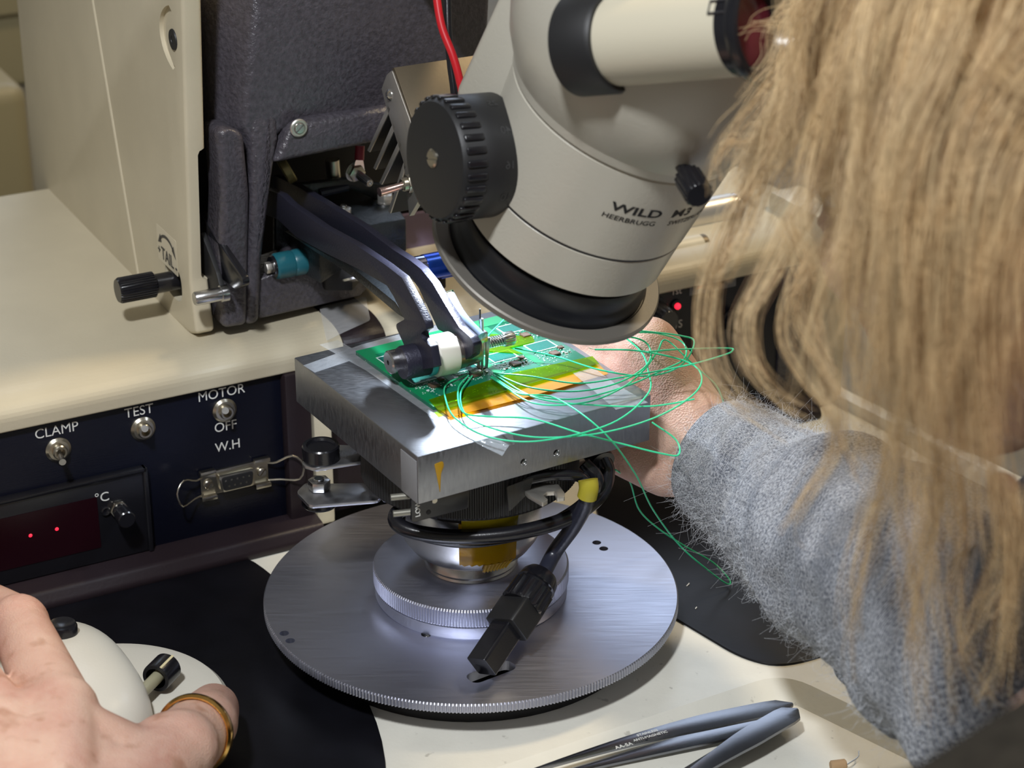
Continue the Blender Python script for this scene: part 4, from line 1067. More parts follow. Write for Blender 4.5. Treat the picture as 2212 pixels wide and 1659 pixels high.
join(lt, text('M3', 5.0, None, .03, .03, sx=1.5, warp=swarp(hw, am)))
join(lt, text('HEERBRUGG', 2.9, None, .03, .02, sx=1.25, warp=swarp(hw - 4.6, ah - .03)))
join(lt, text('SWITZERLAND', 2.9, None, .03, .02, sx=1.15, warp=swarp(hw - 4.6, ah + .62)))
obj('lettering', lt, INK, mb, smooth=False)
# eyepiece tubes
ED = V((.76, -.60, .25)).normalized()
def eyepiece(px, py, d, nm):
    root = pd(px, py, d)
    F = axis_frame(root, ED)
    e = obj('eyepiece_tube', lathe(F, [(0, -20), (14.4, -20), (14.4, 37), (0, 37)], 72), mat('eyetube_enamel', (.62, .57, .44), .32, bump=.06, bscale=900), ms)
    obj('black_collar', lathe(F, [(0, -26), (16.8, -26), (16.8, -12), (15.8, -10.5), (14.6, -10.5), (0, -10.5)], 72), BLACKMAT, e)
    obj('eye_cup', lathe(F, [(0, 36), (14.6, 36), (14.8, 41), (17.6, 42), (18.4, 43.5), (18.4, 46), (17.4, 46.8), (16.0, 46), (14.0, 41.5), (12.6, 39.5), (0, 39)], 72), BLACKPL, e)
    obj('eye_lens', lathe(F, [(0, 41), (8, 40.6), (11.5, 39.6), (0, 39)], 48), mat('dark_coated_lens', (.14, .02, .03), .12, spec=.8), e)
    obj('wire_bracket', tube([F @ V((x_, y_, z_)) for x_, y_, z_ in ((-12.8, 7.6, 42), (-12.8, 7.6, 34), (-10.4, 10.8, 34), (-10.4, 10.8, 42))], .4, 8, 1), INK, e)
    return e
eyepiece(1395, 82, 682, 'a')
eyepiece(1790, -60, 735, 'b')

# ================================================================ manipulator puck under the left hand
mc = pz(222, 1530, 8)
mm = MI @ mc
mp_ = thing('hand_manipulator', 'cream dome shaped hand puck with black knobs gripped by the left hand', 'manipulator', V((mc.x, mc.y, 0)))
CRW = mat('cream_plastic', (.74, .71, .62), .33, bump=.08, bscale=900)
MFp = Matrix.Translation((mc.x, mc.y, 0))
obj('puck_base', lathe(MFp, [(0, 1.2), (47, 1.2), (48.3, 2.6), (48.3, 6), (46.5, 8), (40, 9.5), (0, 10)], 96), CRW, mp_)
bm = new()
bmesh.ops.create_uvsphere(bm, u_segments=48, v_segments=32, radius=1)
for v in bm.verts:
    x, y, z = v.co
    sgn = lambda t, e: math.copysign(abs(t) ** e, t)
    v.co = V((sgn(x, .75) * 28, sgn(y, .8) * 47, max(0, sgn(z, .7)) * 25 * (1 - .12 * y)))
    v.co.y += 1
bm.transform(MF @ Matrix.Translation((mm.x - 12, mm.y + 5, 8)))
obj('puck_dome', bm, CRW, mp_, angle=80)
bt_ = pz(134, 1352, 35)
obj('button', lathe(Matrix.Translation((bt_.x, bt_.y, 0)), [(0, 24), (5.4, 24), (5.8, 34.6), (5.2, 36), (3.8, 35.2), (0, 34.8)], 40), BLACKPL, mp_)
kp_ = pz(336, 1466, 17); kq_ = pz(362, 1440, 17)
KPF = axis_frame(kp_, (kq_ - kp_))
kb = obj('side_knob', lathe(KPF, [(4.2, 0), (5.6, 0), (5.8, .6), (5.8, 9.2), (5.2, 10), (0, 10), ], 48), BLACKPL, mp_)
obj('knob_pointer', box(-.45, .45, 5.6, 6.0, .3, 9.6, F=KPF @ Matrix.Rotation(R_(25), 4, 'Z')), mat('pale_pointer', (.75, .66, .40), .4), kb)
obj('knob_shaft', tube([kp_ + (kp_ - kq_).normalized() * 12, kq_], 2.4, 20, 1), mat('olive_shaft', (.35, .33, .22), .4), kb)

# ================================================================ tweezers in the tray
def blade(p, q, w0, w1, th, bow=2.0, n=22, up=V((0, 0, 1)), tipz=0):
    p, q = V(p), V(q); d_ = (q - p); L = d_.length; d_.normalize(); s_ = up.cross(d_).normalized(); u_ = d_.cross(s_)
    bm = new(); rows = []
    for i in range(n + 1):
        f = i / n
        w_ = (w0 + (w1 - w0) * min(1, f * 1.5) ** 1.0) if f < .92 else w1 * math.sqrt(max(.02, 1 - ((f - .92) / .08) ** 2))
        c_ = p + d_ * (L * f) + u_ * (bow * math.sin(math.pi * f))
        rows.append([bm.verts.new(c_ + s_ * (a * w_ / 2) + u_ * (b * th / 2 + (1 - a * a) * .35)) for a, b in ((-1, -1), (1, -1), (1, 1), (.5, 1), (0, 1), (-.5, 1), (-1, 1))])
    for A_, B_ in zip(rows, rows[1:]):
        for k in range(7): bm.faces.new((A_[k], A_[(k + 1) % 7], B_[(k + 1) % 7], B_[k]))
    bm.faces.new(rows[0][::-1]); bm.faces.new(rows[-1])
    return bm
TWZ = mat('tweezer_steel', (.26, .27, .30), .24, metal=1.0, bump=.05, bscale=500, brush=(1, 8, 1, 20))
tw = thing('tweezers', 'steel tweezers with etched lettering pointing left in the tray', 'tweezers', pz(1450, 1590, -6))
obj('tine', blade(pz(1130, 1672, 0), pz(1712, 1522, 2.5), 1.2, 9.5, 1.0, 2.5), TWZ, tw)
obj('tine', blade(pz(1150, 1688, -5), pz(1706, 1548, -2.5), 1.2, 9, 1.0, .3), TWZ, tw)
a = pz(1365, 1606, 3.6); b = pz(1430, 1588, 3.6); d_ = (b - a).normalized()
TT = frame(pz(1400, 1588, 5.0), d_, V((0, 0, 1)).cross(d_), (0, 0, 1))
obj('lettering', join(join(text('STAINLESS', 1.9, TT @ Matrix.Translation((.5, 1.5, 0)), .05, .02), text('ANTI-MAGNETIC', 1.9, TT @ Matrix.Translation((.5, -.9, 0)), .05, .02)), text('AA-SA', 2.6, TT @ Matrix.Translation((-11.5, -2.2, 0)), .05, .02)), WHITE, tw)
tw2 = thing('tweezers', 'steel tweezers with a rounded butt lying across the lettered pair', 'tweezers', pz(1620, 1600, -6))
obj('tine', blade(pz(1400, 1740, 0), pz(1722, 1534, 4), 1.5, 10.5, 1.2, 1.5), TWZ, tw2)
obj('tine', blade(pz(1380, 1725, -5), pz(1700, 1552, -1), 1.5, 8, 1.0, 0), TWZ, tw2)
ck = pz(1810, 1662, -5)
ckt = thing('cork_stub', 'tiny tan cork stub with a bent pin at the bottom of the tray', 'cork', ck)
obj('stub', cyl(axis_frame(ck + V((0, 0, 2)), (1, .2, 0)), 2, -3, 3, 24, bev=.4), mat('tan_cork', (.50, .33, .18), .8, bump=.4, bscale=900), ckt)
obj('pin', tube([ck + V((3, 0, 2)), ck + V((8, 5, 2)), ck + V((9, 9, 2))], .25, 6, 4), STEEL, ckt)
# ================================================================ person
def cap_mesh(p0, r0, p1, r1, n=20):
    p0, p1 = V(p0), V(p1)
    d_ = p1 - p0
    F = axis_frame(p0, d_ if d_.length > 1e-4 else V((0, 0, 1)))
    L = d_.length
    pr = [(0, -r0)] + [(r0 * math.sin(a), -r0 * math.cos(a)) for a in (R_(25), R_(50), R_(72), R_(90))]
    pr += [(r1 * math.cos(a), L + r1 * math.sin(a)) for a in (0, R_(20), R_(42), R_(65))] + [(0, L + r1)]
    return lathe(F, pr, n)
def ball(c, rx, ry, rz, F=None):
    bm = new(); bmesh.ops.create_uvsphere(bm, u_segments=32, v_segments=20, radius=1)
    M3 = Matrix.Diagonal((rx, ry, rz, 1))
    bm.transform((Matrix.Translation(V(c)) if F is None else Matrix.Translation(V(c)) @ F) @ M3)
    return bm
def blob(pieces, vox, smooth=4, fac=.6):
    bm = new()
    for p in pieces:
        join(bm, cap_mesh(*p) if isinstance(p, tuple) else p)
    bmesh.ops.recalc_face_normals(bm, faces=bm.faces)
    def s(o):
        m = o.modifiers.new('r', 'REMESH'); m.mode = 'VOXEL'; m.voxel_size = vox; m.adaptivity = 0
        m2 = o.modifiers.new('s', 'SMOOTH'); m2.iterations = smooth; m2.factor = fac
    return apply_mods(bm, s)
def chain(ps, rs):
    return [(ps[i], rs[i], ps[i + 1], rs[i + 1]) for i in range(len(ps) - 1)]

def skinmat():
    m = bpy.data.materials.new('skin'); m.use_nodes = True
    N, L = m.node_tree.nodes, m.node_tree.links
    b = N['Principled BSDF']; b.inputs['Roughness'].default_value = .42
    b.inputs['Subsurface Weight'].default_value = .12; b.inputs['Subsurface Radius'].default_value = (.006, .002, .001); b.inputs['Subsurface Scale'].default_value = .6
    tc = N.new('ShaderNodeTexCoord')
    def noise_(s, d=4, lo=.35, hi=.65):
        n = N.new('ShaderNodeTexNoise'); n.inputs['Scale'].default_value = s; n.inputs['Detail'].default_value = d
        L.new(tc.outputs['Object'], n.inputs['Vector'])
        r = N.new('ShaderNodeMapRange'); r.inputs[1].default_value = lo; r.inputs[2].default_value = hi
        L.new(n.outputs[0], r.inputs[0]); return n, r
    def mixc(f, a, c):
        x = N.new('ShaderNodeMix'); x.data_type = 'RGBA'; L.new(f, x.inputs[0])
        for s, i in ((a, 6), (c, 7)):
            if isinstance(s, tuple): x.inputs[i].default_value = (*s, 1)
            else: L.new(s, x.inputs[i])
        return x.outputs[2]
    _, r1 = noise_(38, 3)
    _, r2 = noise_(95, 2, .58, .70)
    _, r3 = noise_(260, 5, .3, .7)
    c = mixc(r1.outputs[0], (.72, .47, .36), (.62, .33, .25))
    r2.inputs[4].default_value = .7
    c = mixc(r2.outputs[0], c, (.42, .19, .11))
    r3.inputs[4].default_value = .25
    c = mixc(r3.outputs[0], c, (.80, .58, .46))
    L.new(c, b.inputs['Base Color'])
    v = N.new('ShaderNodeTexVoronoi'); v.inputs['Scale'].default_value = 1300
    mp = N.new('ShaderNodeMapping'); mp.inputs['Scale'].default_value = (1, 1.6, 1)
    L.new(tc.outputs['Object'], mp.inputs[0]); L.new(mp.outputs[0], v.inputs['Vector'])
    n, _ = noise_(240, 6)
    ad = N.new('ShaderNodeMath'); ad.operation = 'ADD'; L.new(v.outputs['Distance'], ad.inputs[0]); L.new(n.outputs[0], ad.inputs[1])
    bp = N.new('ShaderNodeBump'); bp.inputs['Strength'].default_value = .38; bp.inputs['Distance'].default_value = .0005
    L.new(ad.outputs[0], bp.inputs['Height']); L.new(bp.outputs[0], b.inputs['Normal'])
    return m
SKIN = skinmat()

# ---- left hand on the puck
LW = pz(60, 1840, 46)
I1, I2, I3, I4_ = pz(128, 1540, 54), pz(42, 1350, 54), pz(-55, 1295, 42), pz(-100, 1340, 32)
M1, M2, M3, M4 = pz(5, 1590, 57), pz(-78, 1450, 60), pz(-170, 1400, 46), pz(-205, 1440, 34)
G1_, G2_, G3_ = pz(-95, 1650, 52), pz(-190, 1545, 54), pz(-260, 1520, 38)
L1_, L2_, L3_ = pz(-180, 1720, 44), pz(-270, 1660, 44), pz(-330, 1640, 30)
T0, T1, T2, T3 = pz(215, 1760, 36), pz(378, 1626, 36), pz(443, 1563, 29), pz(462, 1530, 17)
hand = chain([I1, I2, I3, I4_], [13, 10.6, 9.2, 7.8]) + chain([M1, M2, M3, M4], [13, 10.8, 9.4, 8]) + chain([G1_, G2_, G3_], [12.5, 10.2, 8.6]) + chain([L1_, L2_, L3_], [11.5, 9, 7.6])
hand += chain([LW, T0, T1, T2, T3], [23, 19, 13.6, 12.0, 9.6])
hand += [(LW, 24, I1, 14), (LW, 24, M1, 14), (LW, 23, G1_, 13), (LW, 22, L1_, 12)]
hand += [(T0, 18, I1 + V((0, 0, -3)), 13), (pz(300, 1665, 36), 14, pz(140, 1590, 50), 14), (pz(250, 1640, 40), 14, pz(170, 1620, 46), 14), (I1, 12, M1, 12.5), (M1, 12.5, G1_, 12), (G1_, 12, L1_, 11.5)]
hand += [(I2 + V((0, 0, 1)), 10.9, I2 + V((1, -2, 1)), 10.9), (T1 + V((2, 2, 1)), 13.4, T1 + V((-3, 0, 1)), 13.4)]
# tendons on the back of the hand
hand += [(I1 + V((0, 0, 9)), 4.5, LW + V((4, 0, 16)), 5), (M1 + V((0, 0, 9)), 4.5, LW + V((0, 0, 17)), 5)]
LE = V((-60, -345, 58)); LS = V((92, -505, 220)); RS = V((330, -240, 225))
arm_l = [(LW, 23, LW.lerp(LE, .3), 29), (LW.lerp(LE, .3), 29, LE, 37)]
lh = blob(hand + arm_l[:1], 1.5, 5)
# ---- right hand behind the block
def hb(px, py, x): return BF @ onx(px, py, x, BF, 0)
RI, RM, RG, RL = hb(1402, 752, 72), hb(1372, 800, 70), hb(1352, 860, 68), hb(1340, 925, 66)
def bdir(x, y, z): return BF.to_3x3() @ V((x, y, z))
RW = pd(1525, 985, 868)
rh = []
for m_, r_, l_ in ((RI, 11.5, 1.0), (RM, 11.5, 1.05), (RG, 11, 1.0), (RL, 10, .8)):
    a_ = m_ + bdir(-3, 26 * l_, -3); b_ = a_ + bdir(-4, 18 * l_, -12); c_ = b_ + bdir(-1, 6, -14)
    rh += chain([m_, a_, b_, c_], [r_, r_ * .86, r_ * .76, r_ * .68])
    rh += [(RW, 18.5, m_, r_ + 1.5)]
rh += [(RI, 11.5, RM, 11.5), (RM, 11.5, RG, 11), (RG, 11, RL, 10.5)]
rt1, rt2, rt3 = pd(1440, 1000, 874), pd(1350, 972, 880), pd(1305, 955, 890)
rh += chain([RW, rt1, rt2, rt3], [18, 14, 11, 9])
RE = pd(2150, 1400, 692)
RA = pd(1707, 1080, 832)
rh += [(RW, 18.8, RW.lerp(RA, .5), 20), (RW.lerp(RA, .5), 20, RA, 22)]
rhm = blob(rh, 1.5, 5)
# ---- head, neck, torso, upper arms
EAR = pd(2205, 640, 566)
Ff = V((-.76, .60, -.22)).normalized()
Hl = V((-.62, -.78, 0)).normalized()
Hu = Ff.cross(Hl).normalized()
if Hu.z < 0: Hu = -Hu
HC = EAR - Hl * 74 + Hu * 14
HM = frame(HC, Ff, Hl, Hu)
h_ = lambda f, l, u: HC + Ff * f + Hl * l + Hu * u
R3 = frame((0, 0, 0), Ff, Hl, Hu)
big = [ball(h_(-8, 0, 26), 96, 73, 78, R3), ball(h_(26, 0, 10), 62, 62, 70, R3),
       (h_(30, 18, -38), 38, h_(30, -18, -38), 38), (h_(48, 10, -62), 24, h_(48, -10, -62), 24), (h_(66, 0, -70), 17, h_(60, 0, -62), 20),
       (h_(84, 0, 8), 7, h_(98, 0, -16), 9), (h_(94, 6, -20), 6, h_(94, -6, -20), 6), (h_(84, 14, -42), 5, h_(84, -14, -42), 5), (h_(82, 12, -49), 6, h_(82, -12, -49), 6),
       (h_(78, 30, 22), 9, h_(84, 8, 24), 8), (h_(78, -30, 22), 9, h_(84, -8, 24), 8), (h_(62, 40, -14), 18, h_(40, 52, -4), 16), (h_(62, -40, -14), 18, h_(40, -52, -4), 16)]
NB = V((232, -372, 215))
big += [(h_(-26, 0, -34), 50, NB, 58), (NB, 60, LS, 46), (NB, 60, RS, 46)]
CH = (LS + RS) / 2 + V((30, -60, -60)); PV = CH + V((40, -80, -330))
big += [(CH, 100, PV, 110), (CH + Hl * 60, 85, PV + Hl * 30, 100), (CH - Hl * 60, 85, PV - Hl * 30, 100), (LS, 48, CH, 90), (RS, 48, CH, 90)]
big += [(LS, 40, LE, 31), (LE, 31, LW.lerp(LE, .25), 24), (RS, 40, RE, 29), (RE, 29, RA, 18)]
bigm = blob(big, 4.0, 5)
# ears as their own fine surface
def ear(sd):
    c = HC + Hl * (76 * sd) - Hu * 10 - Ff * 6
    e = lambda f, u, o=0: c + Ff * f + Hu * u + Hl * (sd * (o + 4 - .25 * f))
    hx_ = [e(6, 2, 0), e(9, 14, 2), e(6, 26, 5), e(-4, 32, 7), e(-14, 28, 9), (e(-18, 14, 9)), e(-15, -2, 8), e(-9, -16, 6), e(-2, -25, 3), e(4, -22, 2), e(5, -12, 1)]
    ps = chain(hx_, [3.4, 3.4, 3.4, 3.2, 3.2, 3.2, 3.2, 4.0, 5.4, 4.4, 3.6])
    ps += [(e(2, 16, 0), 5, e(-8, -10, 1), 5), (e(-6, 20, 2), 4, e(-12, 2, 3), 4), (e(5, 0, -3), 7, e(-4, 10, -4), 9)]
    return ps
earm = blob(ear(1) + ear(-1), 1.2, 4)
body = new()
for b_ in (bigm, lh, rhm, earm): join(body, b_)
pe = thing('person', 'person in grey knit sweater with long blond hair bending to the microscope eyepieces', 'person', PV)
bo_ = obj('body', body, SKIN, pe, angle=180)
obj('eye', ball(h_(76, 30, 8), 11, 11, 11), mat('eye_white', (.8, .78, .75), .15), pe)
obj('eye', ball(h_(76, -30, 8), 11, 11, 11), mat('eye_white', (0, 0, 0)), pe)
# thumb ring
rc = T1.lerp(T2, .62)
RGF = axis_frame(rc, T2 - T1)
rr_ = 13.4
obj('ring', lathe(RGF @ Matrix.Rotation(R_(12), 4, 'X'), [(rr_ - .6, -1.9), (rr_, -2.1), (rr_ + .9, -1.4), (rr_ + 1.2, 0), (rr_ + .9, 1.4), (rr_, 2.1), (rr_ - .6, 1.9), (rr_ - .6, -1.9)], 72), GOLD, pe)
ep = pd(2163, 1052, 558)
obj('earring', ball(ep, 4.2, 4.2, 4.2), PEARL, pe)

# ---- sweater sleeves and vest
def knit():
    m = bpy.data.materials.new('grey_knit_wool'); m.use_nodes = True
    N, L = m.node_tree.nodes, m.node_tree.links
    b = N['Principled BSDF']; b.inputs['Roughness'].default_value = .9; b.inputs['Sheen Weight'].default_value = .4; b.inputs['Specular IOR Level'].default_value = .15
    uv = N.new('ShaderNodeUVMap')
    mp = N.new('ShaderNodeMapping'); L.new(uv.outputs[0], mp.inputs[0])
    w1 = N.new('ShaderNodeTexWave'); w1.wave_type = 'BANDS'; w1.bands_direction = 'Y'; w1.inputs['Scale'].default_value = .5; w1.inputs['Distortion'].default_value = 3.5; w1.inputs['Detail Scale'].default_value = 3.0
    L.new(mp.outputs[0], w1.inputs['Vector'])
    n = N.new('ShaderNodeTexNoise'); n.inputs['Scale'].default_value = 1.1; n.inputs['Detail'].default_value = 4; L.new(mp.outputs[0], n.inputs['Vector'])
    n2 = N.new('ShaderNodeTexNoise'); n2.inputs['Scale'].default_value = .12; n2.inputs['Detail'].default_value = 2; L.new(mp.outputs[0], n2.inputs['Vector'])
    r = N.new('ShaderNodeMapRange'); r.inputs[1].default_value = .38; r.inputs[2].default_value = .64; L.new(n.outputs[0], r.inputs[0])
    x = N.new('ShaderNodeMix'); x.data_type = 'RGBA'; L.new(r.outputs[0], x.inputs[0])
    x.inputs[6].default_value = (.10, .115, .155, 1); x.inputs[7].default_value = (.50, .52, .57, 1)
    L.new(x.outputs[2], b.inputs['Base Color'])
    ad = N.new('ShaderNodeMath'); ad.operation = 'ADD'; L.new(w1.outputs['Fac'], ad.inputs[0]); L.new(n.outputs[0], ad.inputs[1])
    bp = N.new('ShaderNodeBump'); bp.inputs['Strength'].default_value = .7; bp.inputs['Distance'].default_value = .0012
    L.new(ad.outputs[0], bp.inputs['Height']); L.new(bp.outputs[0], b.inputs['Normal'])
    return m
KNIT = knit()
def sleeve(name, path, rads, n=160, sub=14, folds=1.0, seed=0, parent=None):
    P = catmull(path, sub); bm = new(); uvl = bm.loops.layers.uv.new('UVMap')
    m_ = len(P); rows = []; up = V((0, 0, 1)); t = (P[1] - P[0]).normalized(); nx = up.cross(t).normalized()
    dist = 0; ds = []
    for i, p in enumerate(P):
        if i: dist += (P[i] - P[i - 1]).length
        ds.append(dist)
        t = (P[min(i + 1, m_ - 1)] - P[max(i - 1, 0)]).normalized()
        nx = (nx - t * nx.dot(t)).normalized(); ny = t.cross(nx)
        f = i / sub; k = min(int(f), len(rads) - 2); g = f - k; g = g * g * (3 - 2 * g)
        r = rads[k] * (1 - g) + rads[k + 1] * g
        row = []
        for a in range(n):
            th_ = 2 * math.pi * a / n
            q = p + (nx * math.cos(th_) + ny * math.sin(th_)) * r
            amp = folds * min(1, max(0, (dist - 14) / 20))
            nz = noise.noise(V((q.x, q.y, q.z)) * .028 + V((seed, 0, 0))) * 5.0 + noise.noise(V((q.x, q.y, q.z)) * .07) * 2.2
            wv = 2.2 * math.sin(dist * .16 + 1.4 * math.sin(th_ + .6) + noise.noise(q * .02) * 4)
            q = q + (nx * math.cos(th_) + ny * math.sin(th_)) * amp * (nz + wv)
            row.append(bm.verts.new(q))
        rows.append(row)
    def fc(A_, B_, u0, u1, flip=False):
        for a in range(n):
            b_ = (a + 1) % n
            f = bm.faces.new((A_[a], A_[b_], B_[b_], B_[a]))
            r = 30 * 2 * math.pi / n
            for lp_, (u, v) in zip(f.loops, ((a * r, u0), ((a + 1) * r, u0), ((a + 1) * r, u1), (a * r, u1))): lp_[uvl].uv = (u, v)
    for i in range(m_ - 1): fc(rows[i], rows[i + 1], ds[i], ds[i + 1])
    # turned in cuff
    t = (P[1] - P[0]).normalized(); c0_ = P[0]
    inn1 = [bm.verts.new(c0_ + (v.co - c0_) * .955 - t * .7) for v in rows[0]]
    inn2 = [bm.verts.new(c0_ + (v.co - c0_) * .90 + t * 9) for v in rows[0]]
    fc(inn1, rows[0], -1.5, 0); fc(inn2, inn1, -10, -1.5)
    o = obj(name, bm, KNIT, parent, angle=180)
    return o
cuffp = [pd(1546, 984, 862), pd(1615, 1026, 850), pd(1700, 1082, 832), pd(1757, 1126, 816), pd(1836, 1182, 790), pd(1955, 1255, 752), pd(2085, 1345, 712), pd(2240, 1440, 680), V((230, -200, 150)), V((300, -225, 200))]
s1 = sleeve('sweater_sleeve', cuffp, [24, 26, 25.5, 33.5, 36.5, 39, 41, 44, 50, 52], parent=pe)
s2 = sleeve('sweater_sleeve', [LW.lerp(LE, .16), LW.lerp(LE, .5), LE, LE.lerp(LS, .4), LE.lerp(LS, .9)], [29, 36, 44, 48, 52], n=96, sub=10, seed=5, parent=pe)
fur = [ (NB + V((8, -14, -4)), 66, LS, 50), (NB + V((0, -14, 0)), 66, RS, 50), (NB + V((0, -20, -6)), 66, CH, 90), (CH, 108, PV, 118), (CH + Hl * 60, 93, PV + Hl * 30, 108), (CH - Hl * 60, 93, PV - Hl * 30, 108), (LS, 54, CH, 95), (RS, 52, CH, 97)]
obj('vest', blob(fur, 4.0, 5), mat('dark_brown_fleece', (.026, .023, .018), .95, bump=1.0, bscale=160, var=.5, vscale=300, spec=.1), pe, angle=180)

# ---- hair and wool fibres as fine strands
def strands(name, curves, m, parent, r0, r1):
    hc = bpy.data.hair_curves.new(name)
    hc.add_curves([len(c) for c in curves])
    base_ = world_loc(parent) if parent else V()
    co = []; rd = []
    for c in curves:
        k_ = len(c)
        for i, p in enumerate(c):
            co += [p.x * S - base_.x, p.y * S - base_.y, p.z * S - base_.z]
            rd.append((r0 + (r1 - r0) * i / (k_ - 1)) * S)
    hc.position_data.foreach_set('vector', co)
    ra = hc.attributes.get('radius') or hc.attributes.new('radius', 'FLOAT', 'POINT')
    ra.data.foreach_set('value', rd)
    return link(name, hc, m, parent)
rnd = random.Random(11)
def gv(s): return V((rnd.gauss(0, s), rnd.gauss(0, s), rnd.gauss(0, s)))
def lock(guide, n, sp0, sp1, wave=3.0, seg=4, taper=0):
    G = catmull([pd(*g) for g in guide], seg)
    out = []
    small = n < 200; subs = [(gv(sp0 * (.55 if small else 1)), gv(sp1 * (.6 if small else 1))) for _ in range(max(3, n // 22))]
    for _ in range(n):
        s0_, s1_ = subs[rnd.randrange(len(subs))]
        o0, o1 = s0_ + gv(1.8 if small else 2.8), s1_ + gv(1.1 if small else 1.8)
        ph, ph2, wl = rnd.random() * 7, rnd.random() * 7, .05 + rnd.random() * .04
        sc_ = V((rnd.random() * 50, 0, 0))
        st = rnd.random() * .15; en = 1 - rnd.random() ** 1.5 * .45
        m_ = len(G); c = []
        for i, p in enumerate(G):
            f = i / (m_ - 1)
            if f < st or f > en: continue
            w_ = wave * (.3 + f)
            c.append(p + o0 * (1 - f) + o1 * f + V((math.sin(f * 9 + ph), math.cos(f * 7 + ph2), math.sin(f * 11 + ph2))) * w_ * .25 + noise.noise_vector(p * .018 + sc_) * w_ * .5)
        if len(c) > 3: out.append(c)
    return out
GD = [
 # guide, strands, root spread, tip spread, wave
 ([(2000, -160, 640), (1900, 0, 635), (1810, 110, 630), (1720, 230, 625), (1640, 350, 622), (1605, 440, 620)], 700, 9, 5, 3),
 ([(1960, -160, 600), (1850, 20, 598), (1790, 170, 596), (1720, 300, 596), (1690, 400, 600)], 650, 11, 7, 4),
 ([(2060, -160, 580), (1930, 60, 572), (1850, 250, 570), (1800, 380, 572), (1780, 440, 580)], 700, 14, 9, 4),
 ([(2140, -160, 560), (2030, 80, 548), (1940, 320, 545), (1905, 520, 548), (1895, 680, 556), (1890, 790, 562)], 650, 15, 7, 4),
 ([(2240, -160, 545), (2130, 100, 532), (2030, 340, 528), (1970, 560, 530), (1950, 780, 540), (1970, 930, 548)], 900, 15, 11, 4),
 ([(2300, -60, 535), (2200, 160, 522), (2100, 360, 518), (2050, 600, 522), (2030, 800, 530), (2050, 980, 540)], 900, 14, 11, 4),
 ([(2320, 60, 530), (2230, 200, 518), (2110, 360, 512), (2080, 600, 514), (2070, 820, 522), (2080, 1000, 532)], 900, 12, 9, 4),
 ([(2290, 120, 520), (2190, 220, 512), (2110, 380, 506), (2085, 600, 508), (2090, 820, 516), (2110, 1020, 526), (2120, 1200, 532)], 500, 5, 7, 3),
 ([(2200, -100, 530), (2080, 200, 520), (2020, 500, 518), (1990, 760, 524), (1995, 960, 530), (2020, 1160, 538), (2010, 1330, 545)], 260, 14, 14, 5),
 ([(2330, -160, 520), (2260, 0, 512), (2220, 110, 508), (2240, 190, 508), (2300, 240, 512)], 700, 13, 9, 4),
 # front locks hanging free
 ([(1740, 200, 620), (1660, 330, 620), (1590, 460, 618), (1545, 600, 616), (1535, 720, 615), (1560, 820, 612), (1640, 890, 608), (1760, 950, 604)], 80, 6, 4.0, 3),
 ([(1840, 260, 600), (1740, 420, 600), (1650, 590, 600), (1606, 690, 598), (1625, 790, 596), (1690, 860, 594), (1770, 900, 592)], 68, 5, 2.2, 2),
 ([(1700, 240, 610), (1640, 400, 612), (1610, 500, 612), (1560, 590, 612), (1520, 560, 612)], 43, 8, 4, 3),
 ([(1900, 330, 580), (1800, 480, 580), (1720, 580, 580), (1700, 690, 580), (1760, 800, 578), (1800, 860, 576), (1800, 960, 574), (1740, 1060, 572), (1690, 1150, 570)], 68, 7, 3.0, 2.5),
 ([(1690, 430, 590), (1740, 560, 590), (1770, 680, 588), (1790, 800, 586), (1800, 870, 584), (1840, 970, 582), (1900, 1060, 580)], 55, 5, 3.5, 2.5),
 ([(1960, 560, 560), (1900, 760, 560), (1850, 900, 560), (1780, 1010, 560), (1720, 1120, 562), (1730, 1190, 562)], 68, 8, 5, 3),
 ([(1990, 800, 545), (1960, 980, 548), (1900, 1130, 552), (1860, 1290, 556), (1880, 1400, 560)], 68, 9, 10, 4),
 ([(2060, 900, 540), (2060, 1080, 545), (2010, 1250, 550), (1990, 1400, 555), (2030, 1560, 560)], 80, 10, 13, 5),
 ([(2130, 1000, 532), (2150, 1180, 538), (2100, 1330, 545), (2060, 1480, 550)], 80, 10, 12, 5),
 ([(2190, 1000, 526), (2200, 1200, 530), (2180, 1400, 536), (2150, 1560, 542)], 93, 10, 12, 5),
 ([(1800, -60, 640), (1730, 20, 640), (1700, 110, 640), (1660, 170, 640), (1620, 230, 640)], 31, 5, 3, 3),
 ([(1760, -40, 645), (1700, 10, 645), (1672, 60, 645), (1660, 120, 645), (1600, 200, 645)], 18, 5, 3, 3),
 ([(1760, 60, 640), (1690, 60, 640), (1620, 62, 640), (1590, 80, 640)], 13, 6, 2, 2),
 ([(1700, 280, 630), (1640, 300, 630), (1590, 300, 630), (1560, 345, 630), (1550, 420, 628)], 37, 8, 5, 3),
]
light, mid, dark = [], [], []
for i, (g, n, a, b_, wv) in enumerate(GD):
    for c in lock(g, n, a, b_, wv):
        u = rnd.random()
        k_ = next((j for j, q_ in enumerate(c) if (q_ - EAR).length < 44 or (q_ - ep).length < 13), None)
        if k_ is not None: c = c[:k_]
        if len(c) < 4: continue
        (light if u < .50 else mid if u < .87 else dark).append(c)
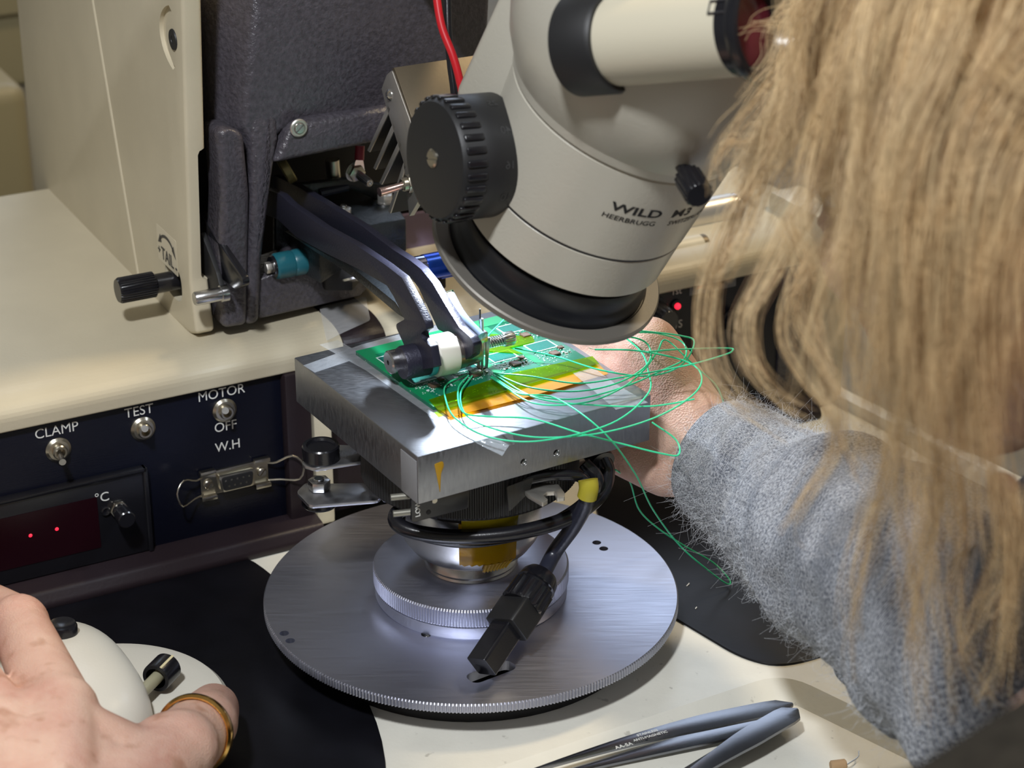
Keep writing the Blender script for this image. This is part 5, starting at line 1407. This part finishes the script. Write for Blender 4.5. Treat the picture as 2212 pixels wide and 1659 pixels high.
# strands close over the skull so no scalp shows
for k in range(2600):
    th_ = rnd.random() * 2 * math.pi; ph = math.acos(rnd.uniform(-.15, 1))
    c = []
    for i in range(9):
        pp_ = ph + i * .13
        c.append(h_(-8, 0, 26) + Ff * (101 + rnd.random()) * math.sin(pp_) * math.cos(th_) + Hl * (78 + 1.5 * i) * math.sin(pp_) * math.sin(th_) + Hu * (83 * math.cos(pp_)))
    if math.cos(th_) * math.sin(ph) > .62 and math.cos(ph) < .55: continue
    c = [q_ for q_ in c if (q_ - EAR).length > 40 and (q_ - HC).dot(Hu) > -30]
    if len(c) < 4: continue
    (mid if k % 3 else dark).append(c)
def hairmat(nm, col):
    m = mat(nm, col, .42, spec=.45, var=.25, vscale=90); return m
strands('hair', light, hairmat('hair_light_blond', (.78, .58, .32)), pe, .075, .035)
strands('hair', mid, hairmat('hair_honey', (.58, .39, .19)), pe, .075, .035)
strands('hair', dark, hairmat('hair_brown', (.30, .165, .07)), pe, .075, .035)
capm = blob([ball(h_(-12, 0, 30), 97, 75.5, 79, R3)], 3, 2)
kill = [v for v in capm.verts if (v.co - HC).dot(Ff) > 52 or ((v.co - HC).dot(Hu) < -8 and (v.co - HC).dot(Ff) > -30)]
bmesh.ops.delete(capm, geom=kill, context='VERTS')
obj('hair_underlayer', capm, mat('hair_mass', (.26, .16, .075), .7, bump=1, bscale=200, brush=(1, 1, .1), var=.4, vscale=400), pe, angle=180)
# wool fuzz
fz = []
me_ = s1.data
for k in range(15000):
    f = me_.polygons[rnd.randrange(len(me_.polygons))]
    if f.center.x + world_loc(pe).x > .27: continue
    p = (f.center + world_loc(pe)) / S; nrm = f.normal
    L_ = 1.5 + rnd.random() ** 2 * 5
    d1 = (nrm * .6 + gv(.6)).normalized()
    c = [p, p + d1 * L_ * .35, p + (d1 + gv(.35)) * L_ * .7, p + (d1 + gv(.7)) * L_]
    fz.append(c)
strands('wool_fuzz', fz, mat('wool_fibre', (.66, .68, .72), .8), s1, .042, .018)
